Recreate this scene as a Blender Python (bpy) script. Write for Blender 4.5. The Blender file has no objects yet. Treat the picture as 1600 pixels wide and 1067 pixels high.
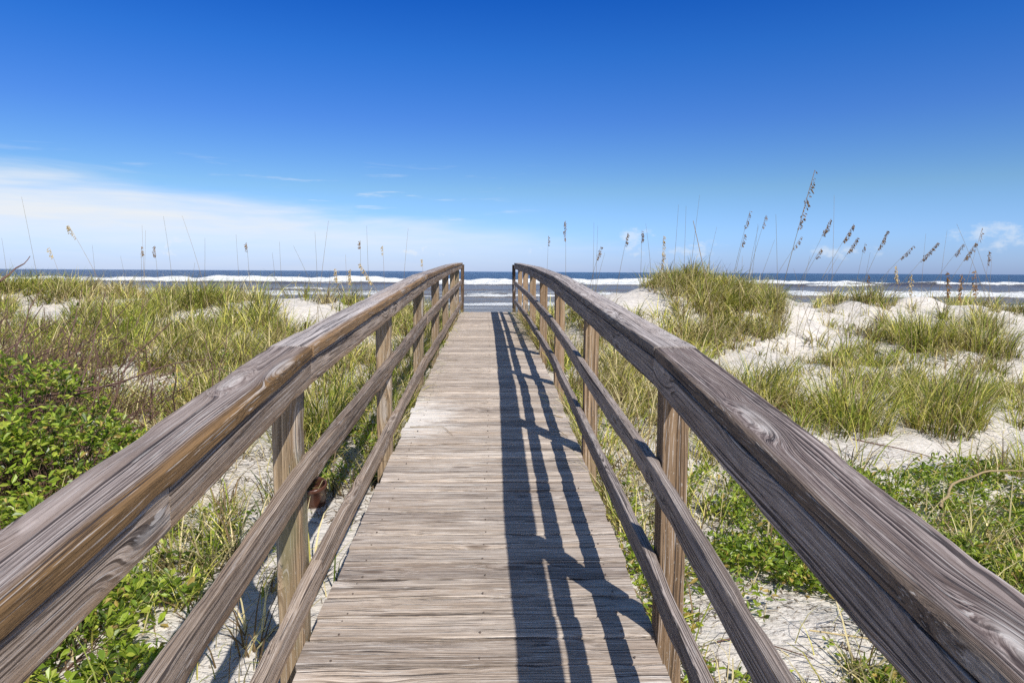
import bpy, math, random
import numpy as np

rng = np.random.default_rng(7)
random.seed(7)
S = bpy.context.scene
COL = S.collection
R = math.radians

# ------------------------------------------------------------------ camera figures
YAW, PITCH, ROLL = R(1.66), R(5.83), math.atan(9 / 1600)
CX, F = 0.03, 1600 * 24 / 36
Fv = np.array([math.sin(YAW) * math.cos(PITCH), math.cos(YAW) * math.cos(PITCH), -math.sin(PITCH)])
Rv0 = np.array([math.cos(YAW), -math.sin(YAW), 0.0])
Uv0 = np.cross(Rv0, Fv)
Rv = Rv0 * math.cos(ROLL) + Uv0 * math.sin(ROLL)
Uv = Uv0 * math.cos(ROLL) - Rv0 * math.sin(ROLL)


def at(px, py, Y):
    """point of the place seen at photo pixel (px, py), Y metres ahead"""
    d = Fv + Rv * (px - 800) / F - Uv * (py - 533.5) / F
    t = Y / d[1]
    return np.array([CX + d[0] * t, Y, d[2] * t])


def pix(P):
    d = np.asarray(P, float) - np.array([CX, 0, 0])
    z = np.maximum(d @ Fv, 0.05)
    return 800 + F * (d @ Rv) / z, 533.5 - F * (d @ Uv) / z


# ------------------------------------------------------------------ noise
def _h(ix, iy, s):
    v = np.sin(ix * 127.1 + iy * 311.7 + s * 74.7) * 43758.5453
    return v - np.floor(v)


def vn(x, y, s=0):
    x = np.asarray(x, float); y = np.asarray(y, float)
    ix, iy = np.floor(x), np.floor(y)
    fx, fy = x - ix, y - iy
    fx = fx * fx * (3 - 2 * fx); fy = fy * fy * (3 - 2 * fy)
    a, b = _h(ix, iy, s), _h(ix + 1, iy, s)
    c, d = _h(ix, iy + 1, s), _h(ix + 1, iy + 1, s)
    return (a * (1 - fx) + b * fx) * (1 - fy) + (c * (1 - fx) + d * fx) * fy


def fbm(x, y, s=0, o=4):
    t, a, n = 0.0, 0.5, 0.0
    for i in range(o):
        t = t + a * vn(x * 2 ** i, y * 2 ** i, s + i * 3.1); n += a; a *= 0.5
    return t / n


def sstep(a, b, x):
    t = np.clip((np.asarray(x, float) - a) / (b - a), 0, 1)
    return t * t * (3 - 2 * t)


# ------------------------------------------------------------------ mesh helpers
def tag(o, label=None, cat=None, group=None, kind=None):
    if label: o['label'] = label
    if cat: o['category'] = cat
    if group: o['group'] = group
    if kind: o['kind'] = kind
    return o


def empty(name, loc=(0, 0, 0), parent=None):
    o = bpy.data.objects.new(name, None); COL.objects.link(o)
    o.location = [float(v) for v in loc]; o.empty_display_size = 0.1
    if parent: o.parent = parent
    return o


def mesh_obj(name, V, P, mat, parent=None, loc=None, smooth=False, attrs=None):
    """V (N,3); P = list of (M,k) index arrays"""
    me = bpy.data.meshes.new(name)
    V = np.asarray(V, np.float32)
    if loc is not None: V = V - np.asarray(loc, np.float32)
    P = [np.asarray(p, np.int32) for p in P if len(p)]
    nl = sum(p.size for p in P); npoly = sum(len(p) for p in P)
    me.vertices.add(len(V)); me.vertices.foreach_set('co', V.ravel())
    me.loops.add(nl); me.loops.foreach_set('vertex_index', np.concatenate([p.ravel() for p in P]))
    me.polygons.add(npoly)
    tot = np.concatenate([np.full(len(p), p.shape[1], np.int32) for p in P])
    st = np.concatenate([[0], np.cumsum(tot)[:-1]]).astype(np.int32)
    me.polygons.foreach_set('loop_start', st); me.polygons.foreach_set('loop_total', tot)
    me.polygons.foreach_set('use_smooth', np.full(npoly, bool(smooth)))
    for k, a in (attrs or {}).items():
        a = np.asarray(a, np.float32)
        if a.ndim == 1:
            at_ = me.attributes.new(k, 'FLOAT', 'POINT'); at_.data.foreach_set('value', a)
        elif a.shape[1] == 3:
            at_ = me.attributes.new(k, 'FLOAT_VECTOR', 'POINT'); at_.data.foreach_set('vector', a.ravel())
        else:
            at_ = me.attributes.new(k, 'FLOAT_COLOR', 'POINT'); at_.data.foreach_set('color', a.ravel())
    me.update(); me.validate()
    me.materials.append(mat)
    o = bpy.data.objects.new(name, me); COL.objects.link(o)
    if parent: o.parent = parent
    if loc is not None: o.location = [float(v) for v in loc]
    return o


class Buf:
    def __init__(s): s.V, s.P, s.A, s.n = [], {}, {}, 0

    def add(s, V, P, **attrs):
        V = np.asarray(V, np.float32)
        for p in P:
            if len(p): s.P.setdefault(np.shape(p)[1], []).append(np.asarray(p, np.int32) + s.n)
        s.V.append(V); s.n += len(V)
        for k, a in attrs.items(): s.A.setdefault(k, []).append(np.asarray(a, np.float32))

    def obj(s, name, mat, parent=None, loc=None, smooth=False):
        return mesh_obj(name, np.concatenate(s.V), [np.concatenate(v) for v in s.P.values()], mat, parent, loc, smooth,
                        {k: np.concatenate(v) for k, v in s.A.items()})


# ------------------------------------------------------------------ node helper
class NT:
    def __init__(s, tree): s.t = tree; s.t.nodes.clear()

    def set(s, sock, v):
        if isinstance(v, bpy.types.NodeSocket): s.t.links.new(v, sock)
        elif isinstance(v, (tuple, list)) and len(v) == 3 and sock.type == 'RGBA': sock.default_value = (*v, 1)
        else: sock.default_value = v

    def n(s, typ, props=None, **ins):
        nd = s.t.nodes.new(typ)
        for k, v in (props or {}).items(): setattr(nd, k, v)
        for k, v in ins.items():
            key = int(k[1:]) if k[0] == 'i' and k[1:].isdigit() else k.replace('_', ' ')
            s.set(nd.inputs[key], v)
        return nd

    def m(s, op, a, b=0.0, c=0.0, clamp=False):
        return s.n('ShaderNodeMath', {'operation': op, 'use_clamp': clamp}, i0=a, i1=b, i2=c).outputs[0]

    def v(s, op, a, b=(0, 0, 0)):
        return s.n('ShaderNodeVectorMath', {'operation': op}, i0=a, i1=b).outputs[0]

    def noise(s, vec, scale=1.0, detail=2.0, rough=0.5, dist=0.0):
        return s.n('ShaderNodeTexNoise', None, Vector=vec, Scale=scale, Detail=detail, Roughness=rough, Distortion=dist).outputs[0]

    def mix(s, f, a, b, blend='MIX'):
        nd = s.n('ShaderNodeMix', {'data_type': 'RGBA', 'blend_type': blend})
        s.set(nd.inputs[0], f); s.set(nd.inputs[6], a); s.set(nd.inputs[7], b)
        return nd.outputs[2]

    def ramp(s, f, stops, interp='LINEAR'):
        nd = s.n('ShaderNodeValToRGB', None, Fac=f); cr = nd.color_ramp; cr.interpolation = interp
        while len(cr.elements) < len(stops): cr.elements.new(0.5)
        for e, (p, c) in zip(cr.elements, stops):
            e.position = p; e.color = (*c, 1) if len(c) == 3 else c
        return nd.outputs[0]

    def step(s, x, a, b):
        nd = s.n('ShaderNodeMapRange', {'interpolation_type': 'SMOOTHSTEP'}, Value=x)
        nd.inputs['From Min'].default_value = a; nd.inputs['From Max'].default_value = b
        return nd.outputs[0]

    def attr(s, name): return s.n('ShaderNodeAttribute', {'attribute_name': name})


def material(name):
    m = bpy.data.materials.new(name); m.use_nodes = True
    nt = NT(m.node_tree)
    out = nt.n('ShaderNodeOutputMaterial')
    return m, nt, out


# ------------------------------------------------------------------ materials
def wood(name, dark, mid, light, lam=0.0065, wear=None, wear_col=(0.3, 0.17, 0.06), stain=0.5, chips=0.0, lines=0.8, knots=1.0, brown=0.5, brown_col=(0.21, 0.13, 0.07),
         pale=(0.6, 0.56, 0.52), ringw=0.6, bump=0.0016, ends=None, sandy=False, green=0.0):
    m, t, out = material(name)
    gc = t.attr('gc').outputs['Vector']; seed = t.attr('seed').outputs['Fac']
    off = t.n('ShaderNodeCombineXYZ', None, X=t.m('MULTIPLY', seed, 37.1), Y=t.m('MULTIPLY', seed, 11.3), Z=t.m('MULTIPLY', seed, 5.7)).outputs[0]
    P = t.v('ADD', gc, off)
    sp = t.n('ShaderNodeSeparateXYZ', None, Vector=gc)
    n1 = t.noise(t.v('MULTIPLY', P, (0.55, 2.6, 2.6)), 1, 2)
    n2 = t.noise(t.v('MULTIPLY', P, (1.6, 14, 14)), 1, 3)
    py = t.m('MULTIPLY', t.m('SINE', t.m('MULTIPLY', seed, 12.9)), 0.06)
    pz = t.m('SUBTRACT', -0.03, t.m('MULTIPLY', t.m('FRACT', t.m('MULTIPLY', seed, 7.31)), 0.08))
    yy = t.m('ADD', t.m('SUBTRACT', sp.outputs[1], py), t.m('MULTIPLY', t.m('SUBTRACT', n1, 0.5), 0.10))
    zz = t.m('ADD', t.m('SUBTRACT', sp.outputs[2], pz), t.m('MULTIPLY', t.m('SUBTRACT', n2, 0.5), 0.006))
    d = t.m('SQRT', t.m('ADD', t.m('MULTIPLY', yy, yy), t.m('MULTIPLY', zz, zz)))
    vo = t.n('ShaderNodeTexVoronoi', None, Vector=t.v('MULTIPLY', P, (1.7, 7.5, 7.5)), Scale=1.0).outputs['Distance']
    kn = t.n('ShaderNodeMapRange', {'interpolation_type': 'SMOOTHERSTEP'}, Value=vo)
    for k, val in zip(('From Min', 'From Max', 'To Min', 'To Max'), (0.42, 0.04, 0, 1)): kn.inputs[k].default_value = val
    kn = t.m('MULTIPLY', kn.outputs[0], knots)
    d = t.m('ADD', d, t.m('MULTIPLY', kn, 0.026))
    # growth rings of uneven width and tone, cut through by the face of the board
    un = t.n('ShaderNodeTexNoise', {'noise_dimensions': '1D'}, W=t.m('MULTIPLY_ADD', d, 70.0, seed), Scale=1.0, Detail=2.0).outputs[0]
    u = t.m('ADD', t.m('DIVIDE', d, lam), t.m('MULTIPLY', un, 2.2))
    tone = t.n('ShaderNodeTexWhiteNoise', {'noise_dimensions': '1D'}, W=t.m('ADD', t.m('FLOOR', u), t.m('FLOOR', t.m('MULTIPLY', seed, 91.0)))).outputs['Value']
    fr = t.m('FRACT', u)
    ring = t.m('MULTIPLY_ADD', tone, 0.55, t.m('MULTIPLY', t.m('SUBTRACT', 1.0, t.m('POWER', fr, 2.2)), 0.45))
    # fibres run with the board, bending round the knots
    fv = t.n('ShaderNodeCombineXYZ', None, X=t.n('ShaderNodeSeparateXYZ', None, Vector=P).outputs[0], Y=t.m('MULTIPLY_ADD', kn, 0.045, yy),
             Z=t.m('MULTIPLY_ADD', n1, 0.06, t.m('ADD', zz, t.m('MULTIPLY', d, 0.6)))).outputs[0]
    fv = t.v('ADD', fv, t.n('ShaderNodeCombineXYZ', None, X=0.0, Y=seed, Z=t.m('MULTIPLY', seed, 3.3)).outputs[0])
    fib = t.noise(t.v('MULTIPLY', fv, (8, 520, 520)), 1, 3, 0.7)
    fib2 = t.noise(t.v('MULTIPLY', fv, (2.4, 150, 150)), 1, 5, 0.72)
    fade = t.noise(t.v('MULTIPLY', P, (2.0, 16, 16)), 1, 3)
    rw = t.m('MULTIPLY', t.step(fade, 0.3, 0.62), ringw)
    fb = t.m('MULTIPLY_ADD', fib, 0.5, t.m('MULTIPLY', fib2, 0.5))
    fb = t.m('MULTIPLY_ADD', t.m('SUBTRACT', fb, 0.5), 3.6, 0.5)
    g = t.m('ADD', t.m('MULTIPLY', ring, rw), t.m('MULTIPLY', fb, t.m('SUBTRACT', 1.0, rw)))
    col = t.ramp(g, [(0.12, dark), (0.45, mid), (0.85, light)])
    bm = t.step(t.noise(t.v('MULTIPLY', fv, (0.55, 17, 17)), 1, 4, 0.6), 0.44, 0.66)
    col = t.mix(t.m('MULTIPLY', bm, brown), col, t.mix(g, tuple(c * 0.4 for c in brown_col), tuple(c * 1.5 for c in brown_col)))
    # hard dark latewood lines with a bleached lip
    ls = t.m('MULTIPLY', t.step(t.noise(t.v('MULTIPLY', fv, (1.1, 30, 30)), 1, 3), 0.36, 0.60), lines)
    lw = t.m('MULTIPLY', t.step(fr, 0.58, 0.74), t.step(fr, 1.0, 0.92))
    col = t.mix(t.m('MULTIPLY', lw, ls), col, tuple(c * 0.5 for c in dark))
    lp = t.m('MULTIPLY', t.step(fr, 0.0, 0.05), t.step(fr, 0.24, 0.12))
    col = t.mix(t.m('MULTIPLY', t.m('MULTIPLY', lp, ls), 0.55), col, tuple(min(1, c * 1.35) for c in light))
    if wear is not None:      # worn edge showing the brown heartwood
        sgn, a, b = wear
        w = t.step(t.m('ADD', t.m('MULTIPLY', sp.outputs[1], sgn), t.m('MULTIPLY', t.m('SUBTRACT', n2, 0.5), 0.035)), a, b)
        wc = t.mix(g, tuple(c * 0.42 for c in wear_col), tuple(min(1, c * 1.55) for c in wear_col))
        col = t.mix(w, col, wc)
    big = t.noise(t.v('MULTIPLY', P, (1.3, 9, 9)), 1, 4, 0.6)
    col = t.mix(stain, col, t.ramp(big, [(0.25, (0.38, 0.34, 0.33)), (0.5, (0.95, 0.92, 0.9)), (0.75, (1.25, 1.2, 1.15))]), 'MULTIPLY')
    tint = t.attr('tint').outputs['Fac']
    col = t.mix(1.0, col, t.ramp(tint, [(0, (0.68, 0.655, 0.64)), (0.5, (0.98, 0.96, 0.93)), (1, (1.22, 1.2, 1.16))]), 'MULTIPLY')
    # drying cracks along the fibre
    cr = t.noise(t.v('MULTIPLY', fv, (1.5, 105, 105)), 1, 4, 0.62)
    ck = t.step(cr, 0.405, 0.365)
    col = t.mix(t.m('MULTIPLY', ck, 0.8), col, (0.035, 0.028, 0.028))
    # raised fibres bleached pale
    ch = t.noise(t.v('MULTIPLY', fv, (3.5, 230, 230)), 1, 3, 0.62)
    pl = t.m('MULTIPLY', t.step(ch, 0.60, 0.645), 0.5 + chips)
    col = t.mix(pl, col, pale)
    kh = t.m('MULTIPLY', t.step(vo, 0.25, 0.12), t.step(fib2, 0.35, 0.6))
    col = t.mix(t.m('MULTIPLY', kh, 0.55 * knots), col, pale)
    kc = t.step(vo, 0.125, 0.065)
    col = t.mix(t.m('MULTIPLY', kc, 0.75), col, (0.10, 0.065, 0.045))
    if green:
        gm = t.m('MULTIPLY', t.step(t.noise(t.v('MULTIPLY', P, (2, 9, 9)), 1, 3), 0.5, 0.7), green)
        col = t.mix(gm, col, (0.17, 0.17, 0.09))
        wp = t.step(t.noise(t.v('MULTIPLY', P, (45, 120, 120)), 1, 3, 0.7), 0.62, 0.68)
        col = t.mix(t.m('MULTIPLY', wp, 0.45), col, (0.5, 0.47, 0.42))
    h = t.m('ADD', t.m('SUBTRACT', g, t.m('MULTIPLY', t.m('MULTIPLY', lw, ls), 0.9)), t.m('MULTIPLY', ck, -1.4))
    if sandy:
        ob = t.n('ShaderNodeTexCoord').outputs['Object']
        so = t.n('ShaderNodeSeparateXYZ', None, Vector=ob)
        # wind-blown sand dusted on the boards: thick in one drift by the left edge
        ex = t.m('DIVIDE', t.m('SUBTRACT', so.outputs[0], -0.60), 0.46)
        ey = t.m('DIVIDE', t.m('SUBTRACT', so.outputs[1], 5.15), 0.75)
        dr = t.m('SUBTRACT', 1.0, t.m('ADD', t.m('MULTIPLY', ex, ex), t.m('MULTIPLY', ey, ey)))
        nz = t.noise(t.v('MULTIPLY', ob, (3.5, 40, 3)), 1, 5, 0.7)
        s1 = t.step(t.m('ADD', dr, t.m('MULTIPLY', t.m('SUBTRACT', nz, 0.5), 3.4)), 0.1, 1.1)
        ey2 = t.m('DIVIDE', t.m('SUBTRACT', so.outputs[1], 3.9), 1.3)
        ex2 = t.m('DIVIDE', t.m('SUBTRACT', so.outputs[0], -0.15), 0.7)
        dr2 = t.m('SUBTRACT', 1.0, t.m('ADD', t.m('MULTIPLY', ey2, ey2), t.m('MULTIPLY', ex2, ex2)))
        nz2 = t.noise(t.v('MULTIPLY', ob, (3, 75, 3)), 1, 5, 0.7)
        s2 = t.step(t.m('ADD', t.m('MULTIPLY', dr2, 0.16), nz2), 0.66, 0.8)
        gr = t.noise(ob, 480, 2)
        sc = t.mix(gr, (0.62, 0.57, 0.51), (0.78, 0.73, 0.67))
        col = t.mix(s1, col, sc); col = t.mix(t.m('MULTIPLY', s2, 0.6), col, sc)
    bs = t.n('ShaderNodeBsdfPrincipled', None, Base_Color=col, Roughness=0.82)
    bs.inputs['Specular IOR Level'].default_value = 0.25
    bp = t.n('ShaderNodeBump', None, Height=h, Strength=0.9, Distance=bump)
    t.set(bs.inputs['Normal'], bp.outputs[0])
    t.set(out.inputs[0], bs.outputs[0])
    return m


M = {}
GREY = dict(dark=(0.08, 0.062, 0.06), mid=(0.255, 0.212, 0.197), light=(0.46, 0.41, 0.39))
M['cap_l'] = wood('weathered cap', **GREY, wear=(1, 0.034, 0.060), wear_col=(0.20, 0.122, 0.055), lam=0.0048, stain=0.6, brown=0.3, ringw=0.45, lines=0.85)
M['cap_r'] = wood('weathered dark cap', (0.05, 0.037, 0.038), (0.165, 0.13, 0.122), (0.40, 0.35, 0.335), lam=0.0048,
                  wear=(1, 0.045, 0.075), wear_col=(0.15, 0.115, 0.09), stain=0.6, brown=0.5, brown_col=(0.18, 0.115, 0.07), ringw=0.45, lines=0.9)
PALE = dict(dark=(0.13, 0.112, 0.108), mid=(0.36, 0.325, 0.315), light=(0.56, 0.52, 0.505))
M['cap_lf'] = wood('bleached cap', **PALE, wear=(1, 0.034, 0.062), wear_col=(0.24, 0.15, 0.075), lam=0.0055, stain=0.5, brown=0.45, brown_col=(0.27, 0.185, 0.115), ringw=0.4, lines=0.7)
M['cap_rf'] = wood('bleached grey cap', **PALE, wear=(1, 0.045, 0.075), wear_col=(0.16, 0.135, 0.12), lam=0.0055, stain=0.5, brown=0.2, ringw=0.4, lines=0.7)
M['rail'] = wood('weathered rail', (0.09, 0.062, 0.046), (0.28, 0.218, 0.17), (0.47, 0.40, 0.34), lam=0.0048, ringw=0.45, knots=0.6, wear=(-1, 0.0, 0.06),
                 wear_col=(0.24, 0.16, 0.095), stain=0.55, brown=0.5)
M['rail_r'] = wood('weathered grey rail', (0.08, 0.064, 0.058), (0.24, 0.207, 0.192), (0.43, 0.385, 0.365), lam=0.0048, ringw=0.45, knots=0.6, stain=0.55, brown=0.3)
M['post'] = wood('weathered post', (0.10, 0.07, 0.042), (0.25, 0.185, 0.115), (0.41, 0.325, 0.225), lam=0.010, stain=0.55, green=0.6, lines=0.6)
M['post_r'] = wood('tan post', (0.13, 0.082, 0.046), (0.29, 0.20, 0.12), (0.42, 0.31, 0.205), lam=0.010, stain=0.45, green=0.12, lines=0.6)
M['end'] = wood('dark post', (0.03, 0.02, 0.014), (0.07, 0.045, 0.03), (0.12, 0.08, 0.05), lam=0.012, stain=0.4)
M['deck'] = wood('weathered deck', (0.16, 0.125, 0.10), (0.455, 0.39, 0.33), (0.68, 0.615, 0.55), lam=0.0055, stain=0.6, chips=0.35,
                 pale=(0.70, 0.65, 0.59), ringw=0.25, bump=0.002, sandy=True, knots=0.3, lines=0.5, brown=0.4, brown_col=(0.33, 0.235, 0.155))


def sand_mat():
    m, t, out = material('dune sand')
    geo = t.n('ShaderNodeNewGeometry').outputs['Position']
    a = t.noise(geo, 0.9, 4, 0.6); b = t.noise(geo, 14, 4, 0.65); c = t.noise(geo, 260, 2, 0.6)
    col = t.mix(a, (0.54, 0.495, 0.44), (0.68, 0.64, 0.59))
    col = t.mix(t.m('MULTIPLY', t.step(b, 0.42, 0.7), 0.45), col, (0.42, 0.37, 0.31))
    col = t.mix(t.m('MULTIPLY', t.step(c, 0.55, 0.75), 0.35), col, (0.34, 0.29, 0.235))
    sp = t.n('ShaderNodeSeparateXYZ', None, Vector=geo)
    wet = t.step(sp.outputs[2], -3.35, -3.85)
    col = t.mix(wet, col, (0.21, 0.185, 0.15))
    # bits of dead plant matter lying on the sand
    lit = t.attr('litter').outputs['Fac']
    lv = t.noise(t.v('MULTIPLY', geo, (38, 45, 30)), 1, 4, 0.7, 0.3)
    lm = t.step(t.m('ADD', lv, t.m('MULTIPLY', lit, 0.2)), 0.715, 0.775)
    col = t.mix(t.m('MULTIPLY', lm, 0.7), col, (0.14, 0.10, 0.065))
    bs = t.n('ShaderNodeBsdfPrincipled', None, Base_Color=col, Roughness=t.m('MULTIPLY_ADD', wet, -0.55, 0.95))
    bs.inputs['Specular IOR Level'].default_value = 0.2
    w = t.noise(t.v('MULTIPLY', geo, (7, 22, 10)), 1, 4, 0.6, 0.8)
    hh = t.m('ADD', t.m('ADD', t.m('MULTIPLY', w, 0.035), t.m('MULTIPLY', b, 0.02)), t.m('MULTIPLY', c, 0.003))
    bp = t.n('ShaderNodeBump', None, Height=hh, Strength=1.0, Distance=0.9)
    t.set(bs.inputs['Normal'], bp.outputs[0]); t.set(out.inputs[0], bs.outputs[0])
    return m


def leaf_mat(name, rough=0.5, trans=0.35, spec=0.35, tboost=1.3):
    m, t, out = material(name)
    c = t.attr('col').outputs['Color']
    bs = t.n('ShaderNodeBsdfPrincipled', None, Base_Color=c, Roughness=rough)
    bs.inputs['Specular IOR Level'].default_value = spec
    tr = t.n('ShaderNodeBsdfTranslucent', None, Color=t.mix(1.0, c, (tboost, tboost * 1.05, tboost * 0.6), 'MULTIPLY'))
    mx = t.n('ShaderNodeMixShader', None, i0=trans, i1=bs.outputs[0], i2=tr.outputs[0])
    t.set(out.inputs[0], mx.outputs[0])
    return m


def plain(name, col, rough=0.8, var=0.4, scale=60):
    m, t, out = material(name)
    ob = t.n('ShaderNodeTexCoord').outputs['Object']
    n = t.noise(ob, scale, 3, 0.6)
    c = t.mix(n, tuple(v * (1 - var) for v in col), tuple(min(1, v * (1 + var)) for v in col))
    bs = t.n('ShaderNodeBsdfPrincipled', None, Base_Color=c, Roughness=rough)
    t.set(out.inputs[0], bs.outputs[0])
    return m


def water_mat():
    m, t, out = material('sea water')
    geo = t.n('ShaderNodeNewGeometry').outputs['Position']
    fo = t.attr('foam').outputs['Fac']; sh = t.attr('shallow').outputs['Fac']
    deep = t.mix(t.noise(t.v('MULTIPLY', geo, (0.004, 0.012, 0)), 1, 3), (0.013, 0.025, 0.055), (0.022, 0.036, 0.07))
    col = t.mix(sh, deep, (0.175, 0.148, 0.116))
    n1 = t.noise(t.v('MULTIPLY', geo, (0.35, 0.9, 0.9)), 1, 6, 0.72)
    n2 = t.noise(t.v('MULTIPLY', geo, (0.05, 0.16, 0.2)), 1, 4, 0.6)
    fm = t.step(t.m('ADD', fo, t.m('MULTIPLY', t.m('SUBTRACT', t.m('MULTIPLY_ADD', n1, 0.5, t.m('MULTIPLY', n2, 0.5)), 0.5), 2.4)), 0.42, 0.62)
    fc = t.mix(n1, (0.70, 0.72, 0.70), (0.92, 0.93, 0.92))
    bs = t.n('ShaderNodeBsdfPrincipled', None, Base_Color=t.mix(fm, col, fc), Roughness=t.m('MULTIPLY_ADD', fm, 0.6, 0.22))
    bs.inputs['IOR'].default_value = 1.33
    bs.inputs['Specular IOR Level'].default_value = 0.26
    b1 = t.noise(t.v('MULTIPLY', geo, (0.10, 0.28, 0.2)), 1, 8, 0.62)
    bp = t.n('ShaderNodeBump', None, Height=t.m('ADD', b1, t.m('MULTIPLY', fm, t.m('MULTIPLY', n1, 0.5))), Strength=1.0, Distance=2.6)
    t.set(bs.inputs['Normal'], bp.outputs[0]); t.set(out.inputs[0], bs.outputs[0])
    return m


M['sand'] = sand_mat()
M['water'] = water_mat()
M['grass'] = leaf_mat('grass blades', 0.55, 0.35, 0.3)
M['leaf'] = leaf_mat('shrub leaves', 0.38, 0.38, 0.45, 1.5)
M['twig'] = plain('reddish twig', (0.115, 0.062, 0.045), 0.8)
M['stem'] = plain('dry stem', (0.30, 0.22, 0.11), 0.7, 0.3, 12)
M['stem_g'] = plain('dark stem', (0.20, 0.16, 0.07), 0.7, 0.3, 12)
M['seed'] = plain('dark seed head', (0.24, 0.145, 0.06), 0.8, 0.5, 90)
M['seed_o'] = plain('orange seed head', (0.30, 0.17, 0.06), 0.8, 0.4, 90)
M['seed_y'] = plain('straw seed head', (0.52, 0.40, 0.20), 0.8, 0.3, 90)

# ------------------------------------------------------------------ boardwalk profile
DP = [(-3.0, -1.845), (2.22, -1.27), (6.2, -1.045), (10.2, -0.955), (15.1, -0.892)]
CP = [(-3.0, -0.825), (2.22, -0.248), (6.2, -0.036), (10.2, 0.092), (15.1, 0.190)]


def deck_z(y): return np.interp(y, [a for a, _ in DP], [b for _, b in DP])
def cap_z(y): return np.interp(y, [a for a, _ in CP], [b for _, b in CP])
def xc(y): return -0.065 * np.clip((np.asarray(y, float) - 5.5) / 9.6, 0, 2) ** 2   # the walk drifts a little to the left


# ------------------------------------------------------------------ terrain
CTL = []
def cz(X, Y, z, w=1.0): CTL.append((X, Y, z, w))
def cpx(px, py, Y, w=1.0):
    p = at(px, py, Y); CTL.append((p[0], p[1], p[2], w))


for y in np.arange(-4, 16, 1.0):
    dz = float(deck_z(y))
    hl = 0.22 if y < 5 else (0.16 if y < 9 else 0.10)
    cz(-0.85, y, dz - hl); cz(0.85, y, dz - (0.34 if y < 5 else 0.2 if y < 8 else 0.12)); cz(0, y, dz - 0.32)
for X, Y, z in [(-2, 1, -1.62), (-2, 2.4, -1.5), (-1.6, 3.2, -1.45), (-2.5, 4, -1.36), (-4, 3, -1.4), (-3, 6, -1.2), (-5, 6, -1.12), (-8, 6, -1.05),
                (-2, 8, -1.02), (-4, 9, -0.95), (-6, 9, -0.95), (-9, 9, -0.9), (-3.2, 9.3, -0.86), (-5, 12, -0.80), (-8, 12, -0.80), (-12, 12, -0.8),
                (-2.2, 6, -1.25), (-1.6, 10, -0.85), (-1.4, 12.5, -0.85), (-2, 14, -0.9),
                (-4.5, 14, -0.68), (-7, 14, -0.60), (-9.5, 14.3, -0.45), (-11.5, 14, -0.38), (-14, 14, -0.4), (-20, 14, -0.5),
                (2.2, 1, -1.7), (1.4, 2.5, -1.62), (2.5, 3, -1.62), (3, 4.3, -1.62), (5, 4.5, -1.6), (2, 4.6, -1.55), (3.9, 6, -1.6), (6, 6, -1.6),
                (2, 6.5, -1.45), (3.4, 7.2, -1.42), (5.5, 7.4, -1.38), (8, 7.5, -1.4), (2, 8.3, -1.2), (12, 8, -1.3), (14, 12, -0.8), (20, 12, -0.8)]:
    cz(X, Y, z)
# mound beside the walk on the left
cpx(460, 468, 11.0, 2.6); cpx(420, 471, 11.0, 1.5); cpx(520, 484, 11.0, 1.6); cpx(470, 505, 10.2); cpx(440, 520, 9.4)
cpx(70, 486, 12); cpx(40, 455, 13.5); cpx(120, 455, 13.5)
# dune with the grass crown on the right
cpx(1180, 565, 9.0); cpx(1110, 552, 9.0); cpx(1100, 505, 9.8); cpx(1090, 456, 11.0, 1.5); cpx(1040, 448, 11.2, 1.3); cpx(1150, 452, 11.4, 1.3)
cpx(975, 449, 10.4, 2.6); cpx(930, 456, 10.6, 1.8); cpx(1015, 478, 9.9); cpx(960, 486, 9.6); cpx(1190, 470, 11)
cpx(1235, 462, 12.0, 1.5); cpx(1265, 505, 10.6); cpx(1310, 525, 10.0); cpx(1345, 472, 12.2, 1.5); cpx(1375, 520, 10.4); cpx(1400, 560, 9.2)
cpx(1290, 565, 9.2); cpx(1450, 480, 12.6); cpx(1480, 520, 10.8); cpx(1590, 492, 12.5); cpx(1580, 560, 9.5); cpx(1510, 560, 9.2); cpx(1600, 625, 7.6)
for X in np.arange(-60, 61, 4):
    for Y, z in ((17.5, -1.75), (20, -2.3), (24, -2.9), (32, -3.3), (45, -3.7)): cz(X, Y, z, 1.2)
for X in (-40, -30, 30, 40):
    for Y in (0, 5, 10, 13): cz(X, Y, -1.3)
for X in np.arange(-12, 13, 4): cz(X, -4, -1.95)
cz(0, 16.6, -1.35); cz(-1.5, 16.6, -1.5); cz(1.5, 16.6, -1.5)
CTL = np.array(CTL)


def terrain(X, Y):
    X = np.asarray(X, float); Y = np.asarray(Y, float)
    sh = X.shape; x = X.ravel(); y = Y.ravel()
    num = np.zeros_like(x); den = np.zeros_like(x)
    for a, b, z, w in CTL:
        d2 = (x - a) ** 2 + ((y - b) * 1.15) ** 2
        k = w * (np.exp(-d2 / 0.72) + 0.02 * np.exp(-d2 / 9.0) + 2e-5 / (1 + d2 * 0.2))
        num += k * z; den += k
    z = num / den
    z = z + sstep(14.5, 9, y) * 0.0
    amp = sstep(0.7, 2.2, np.abs(x)) * sstep(18, 13, y)
    z = z + amp * ((fbm(x * 0.9, y * 0.9, 3) - 0.5) * np.where(x > 0, 0.28 + 0.3 * sstep(8, 10, y), 0.28) + (fbm(x * 3, y * 3, 9, 3) - 0.5) * 0.09)
    z = z + (fbm(x * 5, y * 5, 5, 3) - 0.5) * 0.02
    far = sstep(30, 60, y)
    z = z * (1 - far) + far * np.maximum(-3.45 - (y - 30) * 0.0155, -6.5)
    under = deck_z(y) - 0.14
    k = sstep(0.85, 0.60, np.abs(x - xc(y))) * (y < 15.4)
    z = np.where(k > 0, z * (1 - k) + np.minimum(z, under) * k, z)
    return z.reshape(sh)


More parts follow.
